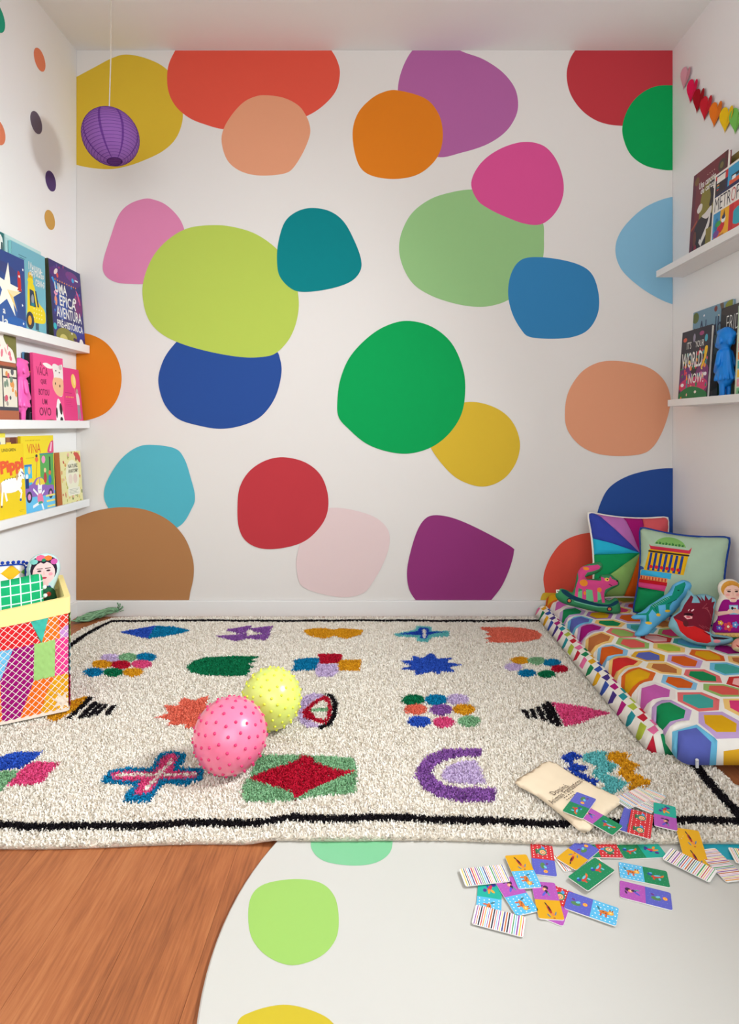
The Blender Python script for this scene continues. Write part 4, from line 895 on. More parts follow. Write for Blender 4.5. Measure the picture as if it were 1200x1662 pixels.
# ================================================================== cushions and stuffed toys on the mats
def cushion_outline(w, h, pinch=.09, n=14):
    out = []
    for (ax, ay), (bx, by) in (((-1, -1), (1, -1)), ((1, -1), (1, 1)), ((1, 1), (-1, 1)), ((-1, 1), (-1, -1))):
        for i in range(n):
            t = i / n; x, y = ax + (bx - ax) * t, ay + (by - ay) * t; k = pinch * (4 * t * (1 - t)) ** .8
            if ay == by: y *= 1 - k
            else: x *= 1 - k
            c = (max(0, abs(x) - .8) / .2) * (max(0, abs(y) - .8) / .2)
            x *= 1 - .06 * c; y *= 1 - .06 * c
            out.append((x * w / 2, h / 2 + y * h / 2))
    return out
def cushion(name, label, origin, right, up, w, h, T, polys, base, back, pipe=None, group=None, pinch=.09, pipe_r=.0042):
    root = empty(name); root.matrix_world = frame(origin, right, up); tag(root, label, 'cushion', group)
    o = cushion_outline(w, h, pinch)
    plush('cushion_cover', o, polys, base, back, T, T, R=min(w, h) * .48, res=.012, parent=root, wob=.05, q=2.0)
    if pipe:
        m = MB(); m.tube([(a, b, 0) for a, b in resample(o, .02)], pipe_r, pipe, closed=True, n=8); m.build('piping', 'fabric', root, smooth=True)
    return root
# pinwheel cushion
w, h = .345, .355
ANG = [133, 103, 73, 10, -43, -68, -109, -143, -177, -199]
PCOL = [(190,112,182), (166,20,112), (222,92,98), (202,30,52), (228,164,22), (226,98,22), (150,192,104), (20,152,88), (42,182,216), (56,72,168)]
cu, cv = .012, .185
wed = []
for i in range(10):
    a0 = math.radians(ANG[i]); a1 = math.radians(ANG[(i + 1) % 10] - (360 if i == 9 else 0)); k = 5
    wed.append(([(cu, cv)] + [(cu + .6 * math.cos(a0 + (a1 - a0) * j / k), cv + .6 * math.sin(a0 + (a1 - a0) * j / k)) for j in range(k + 1)], PCOL[i]))
gCu = 'cushions leaning in the right corner'
cushion('throw_cushion', 'square cushion with rainbow pinwheel wedges and white piping against the wall', (1.0, 2.405, PTOP + .007), (1, 0, -.06), (0.02, .115, .325), w, h, .056, wed, PCOL[0], (230, 224, 214), (240, 234, 224), gCu, pinch=.12)
# temple cushion
w, h = .308, .325
def tz(p): return [((X - 485) / 645 * w - w / 2, (770 - Y) / 550 * h) for X, Y in p]
NAVY = (36, 66, 140)
tp = [(tz(spline([(625,330),(650,300),(700,280),(760,280),(815,300),(840,330)], 4, closed=False)), (126,178,96)), (tz([(585,335),(600,345),(860,345),(880,325),(870,365),(600,365)]), (206,48,74)), (tz([(590,365),(865,365),(840,495),(560,495)]), (230,176,24))]
tp += [(tz([(635 + 22 * i, 318 - 6 * (i % 2)), (650 + 22 * i, 318), (645 + 22 * i, 330), (633 + 22 * i, 328)]), (60,120,60)) for i in range(9)]
for i in range(7):
    x = 600 + i * 36; tp.append((tz([(x, 385), (x + 17, 385), (x + 2, 492), (x - 16, 492)]), NAVY))
for i in range(6): tp.append((tz(ell(612 + i * 38, 470, 13, 11, 8)), (212, 36, 44)))
tp += [(tz([(585,372),(868,372),(866,382),(583,382)]), (60,50,40)), (tz([(540,495),(760,495),(755,530),(535,530)]), (60,176,220)), (tz([(528,528),(735,528),(732,552),(526,552)]), (238,150,90)), (tz([(526,552),(735,552),(732,575),(524,575)]), (206,28,40)), (tz([(522,572),(730,572),(720,608),(516,605)]), (220,70,130)),
       (tz([(512,602),(720,605),(700,760),(505,755)]), (20,140,84)), (tz(spline([(490,520),(510,480),(545,475),(560,490),(530,500),(535,540),(515,560),(490,545)], 4)), (56,84,150)), (tz(bar((470,600),(455,720),14)), (186,104,60))]
tp += [(tz(rect(540 + 22 * i, 532, 548 + 22 * i, 550)), (200,50,50)) for i in range(9)]
cushion('throw_cushion', 'sage green cushion with a yellow-columned temple picture and navy piping', (1.05, 2.165, PTOP + .007), (.839, -.545, -.03), (.045, .07, .30), w, h, .054, tp, (172, 196, 170), NAVY, NAVY, gCu, pinch=.12)

def toy(name, label, d, x0, y0, sc, outline, polys, base, back, T, lean, cat='stuffed toy', group='stuffed toys on the hexagon mat', R=.03, yaw=0.0, foot=None, res=.007, zfoot=None):
    """outline and print are given in photo detail coordinates (x0 + X / sc, y0 + Y / sc) and stand at depth d"""
    px = lambda p: ((x0 + p[0] / sc - VX) * d / F, -(y0 + p[1] / sc) * d / F)
    O = [px(p) for p in outline]; a = np.array(O); cx = (a[:, 0].min() + a[:, 0].max()) / 2; lo = a[:, 1].min()
    O = [(p[0] - cx, p[1] - lo) for p in O]
    PP = [([(px(q)[0] - cx, px(q)[1] - lo) for q in p], c) for p, c in polys]
    root = empty(name); root.matrix_world = frame((cx, d, (PTOP if zfoot is None else zfoot) + .001), (math.cos(yaw), math.sin(yaw), 0), (-math.sin(yaw) * lean, math.cos(yaw) * lean, 1)); tag(root, label, cat, group)
    plush('printed_body', O, PP, base, back, T, T, R=R, res=res, parent=root)
    return root
# dog on a rocking board
t = toy('rocking_dog_toy', 'green stuffed toy printed with a pink spotted dog on a rocking board', 2.285, 895, 900, 9.6,
    spline([(75,610),(100,560),(160,500),(240,515),(330,560),(370,520),(410,400),(420,300),(470,200),(560,140),(680,110),(780,90),(830,130),(820,200),(760,250),(640,300),(560,325),(600,350),(770,345),(790,295),(850,285),(950,280),(1010,330),(1070,380),(1080,440),(1020,480),(920,530),(860,590),(850,650),(920,680),(1000,640),(1050,660),(1070,720),(1085,800),(1070,870),(950,880),(700,850),(450,795),(250,745),(130,690)], 3),
    [(ell(590,590,230,90), (112,190,132)),
     ([(430,340),(440,230),(500,165),(600,140),(740,125),(770,150),(750,190),(640,225),(560,240),(520,300),(560,355),(780,370),(790,310),(830,330),(900,330),(925,300),(940,340),(1040,380),(1030,430),(930,455),(830,500),(810,560),(815,700),(770,700),(750,560),(705,520),(700,690),(640,690),(625,510),(530,490),(525,650),(460,650),(470,500),(420,480),(395,620),(345,620),(390,480)], (214,72,134)),
     (ell(500,400,62,52), (236,140,44)), (ell(735,505,36,36), (236,130,60)), (ell(550,185,42,24), (236,140,44)), (ell(505,555,20,30), (236,140,44)), (ell(862,350,36,26), (240,190,90)), (ell(868,350,11,9), (30,24,30)), (ell(1030,375,18,14), (60,30,40)), (bar((885,420),(935,445),10), (50,24,40)),
     (spline([(160,510),(230,520),(330,590),(500,650),(700,710),(880,725),(1000,670),(1035,690),(1000,720),(900,760),(700,760),(480,705),(300,645),(170,560)], 4), (20,62,84)), ([(340,670),(500,712),(700,755),(880,762),(880,775),(700,770),(500,727),(340,684)], (120,190,160)),
     (ell(262,670,40,40), (30,50,64)), (ell(262,670,24,24), (226,130,80)), (ell(880,795,44,36), (30,50,64)), (ell(880,795,26,22), (226,120,80))], (62, 142, 92), (52, 122, 80), .022, .12, R=.022)
m = MB(); m.box((-.006, -.006, -.001), (.006, .006, .001), (240, 236, 228)); m.box((-.002, -.002, -.0014), (.002, .002, .0016), (30, 28, 30)); o = m.build('fabric_label', 'cloth', t); o.location = (-.112, .082, .004)
# crocodile
toy('crocodile_toy', 'light blue stuffed toy printed with a green crocodile propped diagonally', 2.04, 1020, 920, 10,
    spline([(75,745),(200,690),(290,640),(380,570),(470,520),(600,440),(740,340),(800,240),(890,190),(970,165),(1080,210),(1065,300),(980,430),(880,560),(760,690),(640,780),(520,860),(400,950),(300,1040),(140,1055),(108,1020),(180,930),(230,800),(110,790)], 3),
    [([(100,720),(280,680),(330,640),(400,560),(480,520),(600,450),(720,400),(800,260),(950,190),(945,230),(880,350),(780,450),(700,500),(650,560),(640,630),(580,640),(590,540),(480,560),(470,680),(430,690),(380,620),(310,700),(310,810),(270,810),(275,710)], (20,138,112)),
     (ell(610,640,48,20), (226,178,50)), (ell(455,700,36,24), (226,178,50)), (ell(300,830,44,22), (226,178,50)), (bar((420,560),(440,650),10), (14,70,60)), (bar((620,530),(770,460),9), (14,70,60)), (ell(820,320,14,10), (14,60,54))]
    + [(bar((400 + 28 * i, 560 - 16 * i), (420 + 28 * i, 590 - 16 * i), 5), (160,216,206)) for i in range(10)], (96, 176, 220), (86, 164, 210), .028, .16, R=.03)
# red porcupine-like bird
toy('spiky_bird_toy', 'red and maroon stuffed toy with spiky crest and pale blue edge', 1.95, 1080, 900, 10,
    spline([(90,1060),(170,900),(300,820),(330,700),(420,600),(480,480),(560,570),(700,555),(830,585),(900,640),(870,780),(800,1000),(750,1120),(790,1185),(900,1200),(1080,1230),(1120,1270),(1060,1330),(860,1370),(640,1370),(430,1330),(260,1240),(140,1130)], 3),
    [([(160,920),(300,830),(350,720),(470,570),(490,600),(450,690),(580,690),(590,570),(620,660),(640,565),(660,660),(720,565),(730,650),(820,600),(770,680),(840,670),(790,760),(800,800),(760,960),(720,1080),(690,1150),(560,1110),(430,1050),(300,1060),(200,1010)], (116,28,46)),
     ([(160,930),(260,980),(330,1060),(450,1050),(580,1110),(690,1180),(700,1290),(640,1320),(480,1300),(330,1230),(220,1130)], (204,36,38)), ([(300,900),(350,875),(430,905),(420,935),(340,945)], (236,176,176)), (ell(365,910,34,14), (200,70,90)), (ell(310,1010,44,50), (90,34,40)),
     (bar((380,820),(400,790),10), (226,190,190)), (bar((425,820),(465,790),18), (236,190,200)), (ell(380,870,70,22), (50,18,28)), ([(700,1195),(760,1215),(1050,1245),(900,1262),(740,1255)], (44,26,34)), (ell(790,1285,60,28), (226,140,150)), ([(560,1130),(700,1180),(690,1200)], (80,20,34))]
    + [(bar((600 + 20 * i, 780 - 5 * i), (690 + 14 * i, 700 + 60 * i), 5), (170,80,90)) for i in range(5)] + [(bar((520 + 50 * i, 1030 + 10 * i), (600 + 50 * i, 1090 + 6 * i), 5), (170,80,90)) for i in range(3)], (126, 176, 190), (110, 160, 176), .026, .22, R=.032)
# doll with a purple dress
SK = (240, 194, 176)
def flower(x, y, r, c, cc): return [(ell(x + r * math.cos(k * 1.2566), y + r * math.sin(k * 1.2566), r * .62, r * .62, 8), c) for k in range(5)] + [(ell(x, y, r * .45, r * .45, 8), cc)]
toy('fabric_doll', 'stuffed doll with blonde hair and purple flowered dress holding a card', 1.995, 1073, 892, 10,
    spline([(985,520),(968,440),(970,350),(1010,290),(1080,250),(1150,243),(1220,250),(1290,290),(1330,350),(1332,440),(1315,520),(1340,580),(1390,700),(1410,850),(1440,960),(1470,1080),(1475,1170),(1420,1225),(1150,1235),(880,1225),(830,1170),(835,1080),(862,960),(890,850),(910,700),(960,580)], 3),
    [(ell(1150,400,165,140,22), (214,150,60)), (ell(1150,445,132,125,20), SK), ([(1000,400),(1060,320),(1150,300),(1240,320),(1300,400),(1230,345),(1150,325),(1070,345)], (206,140,52)), (rect(1110,540,1190,600), SK),
     (spline([(1000,575),(1080,555),(1110,590),(1190,590),(1220,555),(1300,575),(1370,720),(1390,860),(1440,1090),(860,1090),(910,860),(930,720)], 4), (156,20,124)), ([(860,1085),(1440,1085),(1445,1160),(855,1160)], (238,196,120)), ([(855,1158),(1446,1158),(1420,1220),(880,1220)], (18,110,76)),
     (rect(1080,640,1225,790), (130,186,214)), (rect(1095,655,1210,720), (206,226,232)), (ell(1130,690,22,26,8), (40,40,50)), (ell(1170,695,20,16,8), (220,90,70)),
     (bar((905,790),(1150,740),62,44), SK), (bar((1395,790),(1150,740),62,44), SK), (ell(1090,735,40,30), SK), (ell(1210,735,40,30), SK), (bar((905,745),(920,820),30), SK), (bar((1395,745),(1380,820),30), SK),
     (ell(1090,425,30,13), (70,44,40)), (ell(1210,425,30,13), (70,44,40)), (bar((1050,405),(1120,395),8), (150,96,50)), (bar((1180,395),(1250,405),8), (150,96,50)), (bar((1150,430),(1150,490),7), (214,150,130)), (ell(1150,535,45,9), (206,110,110)), (ell(1070,480,30,22), (240,164,156)), (ell(1230,480,30,22), (240,164,156))]
    + flower(1050, 980, 48, (226,70,80), (250,236,190)) + flower(940, 925, 24, (238,180,50), (250,240,200)) + flower(915, 1005, 24, (90,110,200), (240,240,240)) + flower(1165, 950, 34, (90,150,214), (240,240,250)) + flower(1290, 985, 44, (226,70,80), (250,236,190)) + flower(1385, 930, 26, (238,180,50), (250,240,200))
    + [(rect(880 + 62 * i, 1110, 900 + 62 * i, 1118), (150,90,50)) for i in range(9)] + [(rect(900 + 62 * i, 1135, 920 + 62 * i, 1143), (150,90,50)) for i in range(9)], (238, 228, 214), (230, 220, 206), .02, .08, cat='doll', R=.03)
# peach toy at the right edge
toy('plush_toy', 'small peach stuffed toy with a red mouth cut by the right photo edge', 1.90, 1080, 900, 10,
    spline([(1100,1400),(1120,1310),(1180,1250),(1280,1240),(1360,1290),(1380,1380),(1330,1440),(1180,1450)], 4), [([(1130,1330),(1200,1370),(1330,1360),(1330,1385),(1200,1400),(1140,1360)], (170,40,44)), (spline([(1100,1400),(1140,1370),(1200,1405),(1330,1395),(1380,1400),(1330,1450),(1180,1455)], 3), (206,190,150))], (226, 158, 140), (206, 150, 130), .02, .25, R=.02)

# ================================================================== quilted basket and what it holds
BA, BH = .29, .302
BZ = RB + RPILE + .003
yaw = math.radians(31)
FRc = Vector((-.862, 1.712))
cx, cy = FRc.x - (BA / 2) * math.cos(yaw) - (BA / 2) * math.sin(yaw), FRc.y - (BA / 2) * math.sin(yaw) + (BA / 2) * math.cos(yaw)
BM = Matrix.Translation((cx, cy, BZ)) @ Matrix.Rotation(yaw, 4, 'Z')
bas = empty('storage_basket'); bas.matrix_world = BM; tag(bas, 'quilted patchwork fabric basket with yellow rim standing on the rug', 'basket')
hb = BA / 2
def sk(x, z): return z * (1 + .045 * x / hb)
def shell(name, z0, z1, out, inn, col, mat='fabric', floor_=False):
    m = MB(); a, b = hb + out, hb - inn
    oc = rrect(-a, -a, a, a, .012, 3); ic = rrect(-b, -b, b, b, .009, 3); n = len(oc)
    vv = [(x, y, z0) for x, y in oc] + [(x, y, z1) for x, y in oc] + [(x, y, z1) for x, y in ic] + [(x, y, z0 + .004) for x, y in ic]
    ff = []
    for k in range(3): ff += [(k * n + j, k * n + (j + 1) % n, (k + 1) * n + (j + 1) % n, (k + 1) * n + j) for j in range(n)]
    if floor_: ff += [tuple(3 * n + j for j in range(n)), tuple(range(n))[::-1]]
    else: ff += [(3 * n + j, 3 * n + (j + 1) % n, (j + 1) % n, j) for j in range(n)]
    vv = [(x, y, sk(x, z)) for x, y, z in vv]
    m.add(vv, ff, col); return m.build(name, mat, bas, smooth=False)
shell('basket_lining', 0, BH - .002, -.003, .008, (246, 226, 150), floor_=True)
shell('rim_band', BH - .043, BH, .0045, .0095, (252, 230, 156))
shell('base_trim', .0005, .010, .0035, .0, (240, 226, 210))
PH0, PH1 = .009, BH - .042
qp = .0185
def qd(s_, v_): return .0055 * math.sqrt(abs(math.sin(math.pi * (s_ + v_) / qp) * math.sin(math.pi * (s_ - v_) / qp))) - .0006
def bl_(p):
    X, Y = p; s_ = (557 - X) / 557 * .165; yb = 1360 + 85 * (557 - X) / 557; yt = 560 + 60 * (557 - X) / 557
    return (hb - s_, PH0 + (yb - Y) / (yb - yt) * (PH1 - PH0))
WH = (250, 240, 232)
PATCH = [((224,38,44), [(0,620),(245,600),(325,790),(0,830)], WH), ((70,186,166), [(245,600),(390,580),(335,792)], None), ((238,122,30), [(390,580),(470,570),(485,765),(335,792)], WH), ((228,66,46), [(470,570),(560,555),(560,650),(480,700)], WH), ((200,142,206), [(560,650),(480,700),(485,768),(560,757)], WH),
         ((112,192,232), [(0,830),(110,817),(10,1085),(0,1090)], WH), ((158,12,112), [(110,817),(275,797),(270,1112),(160,1425),(25,1450),(10,1085)], WH), ((162,206,122), [(275,797),(445,773),(440,1085),(270,1112)], None), ((234,62,142), [(445,773),(560,757),(560,1064),(440,1085)], WH),
         ((240,110,22), [(270,1112),(440,1085),(380,1210),(320,1410),(160,1425)], WH), ((230,164,24), [(440,1085),(560,1064),(560,1375),(320,1410),(380,1210)], WH), ((240,120,40), [(0,1090),(10,1085),(25,1450),(0,1455)], WH),
         ((112,192,232), [(-470,670),(-230,645),(0,620),(0,830),(-260,860),(-470,880)], WH), ((162,206,122), [(-470,880),(-260,860),(-240,1130),(-470,1150)], None), ((238,122,30), [(-260,860),(0,830),(0,1090),(-240,1130)], WH), ((234,62,142), [(-470,1150),(-240,1130),(-200,1490),(-470,1520)], WH), ((70,186,166), [(-240,1130),(0,1090),(0,1455),(-200,1490)], None)]
def quilt(polys, to3d, lab=None):
    for col, pts, line in polys:
        pts = clip(ccw(pts), -hb + .001, PH0, hb - .001, PH1)
        if len(pts) < 3: continue
        st = []
        if line:
            for k in range(-30, 31):
                for sg in (1, -1):
                    c = k * qp; st.append((bar((-.4, sg * (c + .4)) if sg > 0 else (-.4, c - .4), (.4, sg * (c - .4)) if sg > 0 else (.4, c + .4), .0016), line))
        st = [(p, c) for p, c in ((clip(ccw(p), -hb, PH0, hb, PH1), c) for p, c in st) if len(p) >= 3]
        if col == (230,164,24): st.append(([bl_((500 + a, 1300 + b)) for a, b in star(0, 0, 90, 40, 7)], (244,226,206)))
        v, f, ids, cols, _ = paint(resample(pts, .006), st, col, .0065)
        m = MB(); m.add([to3d(a, b, qd(hb - a, b)) for a, b in v], f, [cols[i] for i in ids]); m.build('quilt_patch', 'fabric', bas, smooth=True)
quilt([(c, [bl_(p) for p in pts], l) for c, pts, l in PATCH], lambda a, b, n: (a, -hb - .001 - n, sk(a, b)))
side = []
cs = [(206,40,120), (240,150,40), (112,192,232), (120,60,150), (162,206,122), (228,66,46)]
for i in range(2):
    for j in range(3): side.append((cs[(i * 3 + j * 2) % 6], rect(-hb + i * hb, PH0 + j * (PH1 - PH0) / 3, -hb + (i + 1) * hb, PH0 + (j + 1) * (PH1 - PH0) / 3), WH if (i + j) % 2 else None))
quilt(side, lambda a, b, n: (hb + .001 + n, a, sk(hb, b)))
def in_basket(X, Y, z): return BM @ Vector((X, Y, z - BZ))
rdir = (math.cos(yaw), math.sin(yaw), 0); bdir = (-math.sin(yaw), math.cos(yaw), 0)
# green grid cushion
w, h = .222, .235
grid = []
for i in range(10):
    x = -w / 2 + .012 + i * .0243; grid.append((spline([(x - .006, -.01), (x, h * .5), (x + .004, h + .01), (x + .0068, h + .01), (x + .0028, h * .5), (x - .0032, -.01)], 3), (220, 250, 240)))
for j in range(10):
    y = .012 + j * .0243; grid.append((spline([(-w, y), (0, y + .005), (w, y - .004), (w, y - .001), (0, y + .008), (-w, y + .003)], 3), (220, 250, 240)))
o_ = in_basket(-.006, -.062, .148)
gcu = cushion('throw_cushion', 'green cushion with white grid lines in the front of the basket', o_, (rdir[0], rdir[1], .07), (bdir[0] * .1, bdir[1] * .1, 1), w, h, .04, grid, (28, 172, 110), (28, 160, 104), None, 'cushions in the basket', pinch=.06)
for k in range(7):
    m = MB(); m.ball((0, 0, 0), .0062, (248, 246, 242), nu=10, nv=8); o = m.build('pompom', 'cloth', gcu, smooth=True); o.location = (w / 2 * (1 - .05) + .004, h - .045 - k * .024, .0)
# diamond cushion with blue pompoms
w, h = .185, .215
dia = []; DC = [(60,170,220), (226,66,60), (236,180,40), (120,192,90), (86,40,80), (236,120,60)]
for i in range(-3, 4):
    for j in range(0, 6):
        x = i * .052 + (.026 if j % 2 else 0); y = .026 + j * .041
        dia.append(([(x - .026, y), (x, y - .022), (x + .026, y), (x, y + .022)], DC[(i + 1 + (j - 4) * 2) % 6]) if (j % 2 == 0) else ([(x - .01, y), (x, y - .006), (x + .01, y), (x, y + .006)], (240, 236, 230)))
o_ = in_basket(-.054, .086, .180)
dcu = cushion('throw_cushion', 'multicolour diamond cushion edged with blue pompoms at the back of basket', o_, (rdir[0], rdir[1], -.05), (bdir[0] * .12, bdir[1] * .12, 1), w, h, .034, dia, (244, 238, 232), (220, 214, 206), (40, 72, 160), 'cushions in the basket', pinch=.04, pipe_r=.003)
oc = resample(cushion_outline(w, h, .04), .0172)
for a, b in oc:
    if b < h * .45: continue
    nx, ny = a / (w / 2), (b - h / 2) / (h / 2); l = math.hypot(nx, ny)
    m = MB(); m.ball((0, 0, 0), .0052, (34, 66, 170), nu=10, nv=8); o = m.build('pompom', 'cloth', dcu, smooth=True); o.location = (a + nx / l * .0085, b + ny / l * .0085, 0)
# doll with flowers in her dark hair
def dl(p): return p
root = empty('fabric_doll'); root.matrix_world = frame(in_basket(.101, .034, .166), rdir, (bdir[0] * .2 + rdir[0] * .10, bdir[1] * .2 + rdir[1] * .10, 1)); tag(root, 'stuffed doll with flower crown in dark hair peeking out of the basket', 'doll')
hx, hy = -.008, .204
dp = [(ell(hx, hy + .004, .036, .038, 20), (44,34,48)), (ell(hx, hy - .006, .030, .034, 20), (246,202,198)), (spline([(hx - .03, hy + .01), (hx - .015, hy + .03), (hx, hy + .022), (hx + .015, hy + .03), (hx + .03, hy + .01), (hx + .03, hy + .036), (hx, hy + .044), (hx - .03, hy + .036)], 3), (44,34,48)),
      (ell(hx - .026, hy + .030, .011, .008, 8), (130,200,190)), (ell(hx - .008, hy + .040, .013, .009, 8), (226,100,140)), (ell(hx + .012, hy + .038, .011, .008, 8), (236,120,50)), (ell(hx + .028, hy + .026, .010, .009, 8), (200,90,160)), (ell(hx + .0, hy + .033, .006, .005, 8), (40,130,90)),
      (ell(hx - .012, hy + .001, .006, .0028, 8), (60,40,50)), (ell(hx + .012, hy + .001, .006, .0028, 8), (60,40,50)), (bar((hx - .019, hy + .008), (hx - .003, hy + .008), .0022), (50,36,44)), (bar((hx + .003, hy + .008), (hx + .019, hy + .008), .0022), (50,36,44)), (bar((hx, hy), (hx, hy - .011), .0018), (226,160,156)), (ell(hx, hy - .02, .008, .003, 8), (200,60,80)), (ell(hx - .018, hy - .010, .006, .005, 8), (244,160,170)), (ell(hx + .018, hy - .010, .006, .005, 8), (244,160,170)),
      (rect(hx - .012, hy - .048, hx + .012, hy - .036), (246,202,198)), ([(hx - .02, hy - .05), (hx + .02, hy - .05), (hx + .016, hy - .044), (hx - .016, hy - .044)], (50,60,150)), (spline([(-.046, 0), (-.042, .12), (-.02, .155), (.01, .155), (.03, .12), (.04, 0)], 3), (46,104,74)),
      (ell(-.012, .13, .008, .008, 8), (220,60,60)), (ell(.01, .11, .009, .009, 8), (236,190,160)), (ell(.004, .135, .007, .007, 8), (226,90,70)), (ell(-.02, .1, .008, .008, 8), (240,220,120)), (rect(-.05, -.01, .05, .07), (120,50,40))]
plush('printed_body', spline([(-.036, 0), (-.04, .1), (-.034, .15), (-.046, .18), (-.053, .21), (-.045, .24), (-.022, .256), (.008, .256), (.03, .24), (.038, .21), (.03, .178), (.022, .15), (.03, .1), (.03, 0)], 4), dp, (196, 222, 220), (200, 214, 214), .02, .02, R=.025, res=.005, parent=root)

# ================================================================== cotton bag and domino cards
bag_px = [(836,1276),(862,1257),(893,1240),(930,1262),(975,1285),(1010,1304),(992,1322),(972,1340),(948,1358),(915,1332),(872,1298)]
bp = [fp(x, y, .022) for x, y in bag_px]; bc = np.array(bp).mean(0)
bagz = RB + RPILE + float(lift(np.array(bc[0]), np.array(bc[1]))) + .0045
bag = empty('cloth_bag', (bc[0], bc[1], bagz)); tag(bag, 'small cream cotton drawstring bag with handwritten words lying on the rug', 'bag')
plush('bag_cloth', spline([(a - bc[0], b - bc[1]) for a, b in bp], 3), [], (238, 218, 188), (232, 212, 182), .005, .002, R=.03, res=.01, parent=bag, wob=.08)
m = MB()
def btxt(body, pa, pb, hgt, col=(60, 36, 34), bold=-.005):
    A_, B_ = Vector(fp(*pa, .027)) - Vector(bc), Vector(fp(*pb, .027)) - Vector(bc); c = (A_ + B_) / 2; L = (B_ - A_).length
    put_text(m, body, (c.x - L / 2, c.y - hgt / 2, c.x + L / 2, c.y + hgt / 2), col, bold=bold, z=.0068, rot=math.atan2(B_.y - A_.y, B_.x - A_.x))
btxt('Dominó', (896, 1295), (920, 1281), .013); btxt('Animais Fantásticos', (893, 1310), (942, 1273), .014)
btxt('· · · · ·', (916, 1302), (931, 1291), .003, bold=.05); btxt('· · · · ·', (920, 1305), (933, 1296), .003, bold=.05)
m.build('lettering', 'cloth', bag)

CL, CW, CT = .081, .041, .0016
CC = dict(m=(222,164,22), l=(92,184,226), r=(206,44,52), v=(92,96,190), p=(178,84,176), t=(30,170,150), g=(20,132,84))
rc = random.Random(9)
def animal(k, x, y, s):
    e = lambda a, b, rx, ry, c, rot=0: (ell(x + a * s, y + b * s, rx * s, ry * s, 9, rot), c)
    if k == 'm': return [e(0, 0, .5, .13, (176,44,40), .25), e(-.1, .02, .25, .07, (40,30,40), .25), e(.5, .2, .2, .14, (226,130,60)), e(.62, -.14, .22, .06, (90,120,150), .6), e(.4, .42, .22, .06, (90,120,150), -.4), e(-.55, -.18, .2, .06, (40,30,36), .4), e(.85, .25, .06, .1, (176,60,40))]
    if k == 'l': return [e(.0, .0, .42, .2, (214,120,50)), e(.45, .12, .24, .22, (240,170,60)), e(.45, .12, .1, .08, (250,220,150)), e(-.25, -.3, .08, .2, (206,90,50)), e(.15, -.3, .08, .2, (206,90,50)), e(-.5, .3, .08, .22, (60,110,120), .5), e(.36, .38, .06, .1, (150,70,40)), e(.56, .38, .06, .1, (150,70,40)), e(-.1, .05, .08, .06, (120,60,30)), e(.1, -.05, .07, .05, (120,60,30))]
    if k == 'r': return [e(0, 0, .5, .42, (36,130,110)), e(.05, .04, .32, .28, (238,180,120)), e(.08, .06, .16, .14, (206,100,60)), e(.08, .06, .07, .06, (250,244,230)), e(-.55, .12, .2, .14, (80,150,210), .5), e(-.1, -.5, .25, .12, (60,110,60)), e(.2, -.5, .15, .1, (40,90,60))]
    if k == 'v': return [e(-.2, -.1, .4, .22, (84,130,80)), e(-.05, .1, .2, .12, (110,190,214), .5), e(-.45, .28, .16, .1, (110,50,130), -.5), e(.5, .1, .2, .2, (240,130,60)), e(.5, .1, .14, .14, (244,200,70)), e(.5, .1, .06, .06, (220,70,70))]
    if k == 'p': return [e(-.35, .12, .24, .22, (56,34,64)), e(-.15, .0, .2, .18, (226,150,110)), e(.1, .1, .2, .14, (56,34,64)), e(.35, -.12, .3, .1, (90,90,200), -.6), e(.35, .24, .24, .07, (80,150,150), .2), e(-.5, -.25, .08, .2, (56,34,64), .4), e(-.15, .0, .06, .06, (250,230,210))]
    if k == 't': return [e(-.1, .0, .4, .16, (206,44,80), -.4), e(.25, .25, .24, .12, (240,160,50), .8), e(.3, -.05, .3, .1, (240,150,40)), e(-.45, .3, .16, .2, (60,50,150), .5), e(.25, -.4, .2, .16, (80,40,140)), e(-.2, -.2, .14, .1, (60,60,170)), e(-.6, .1, .1, .14, (40,60,150))]
    return [e(0, 0, .45, .17, (206,60,50), .2), e(.1, .12, .3, .1, (110,190,210), .2), e(-.5, .2, .2, .18, (40,70,150)), e(.5, .15, .2, .1, (220,110,50), .8), e(-.2, -.28, .1, .16, (200,80,50)), e(.25, -.25, .1, .16, (110,190,210)), e(-.4, .36, .14, .08, (90,170,220))]
STR = [(40,40,60), (206,50,50), (238,160,60), (230,170,200), (60,150,80), (120,180,214), (150,80,160), (226,200,90), (60,60,130), (200,110,60)]
card_n = [0]
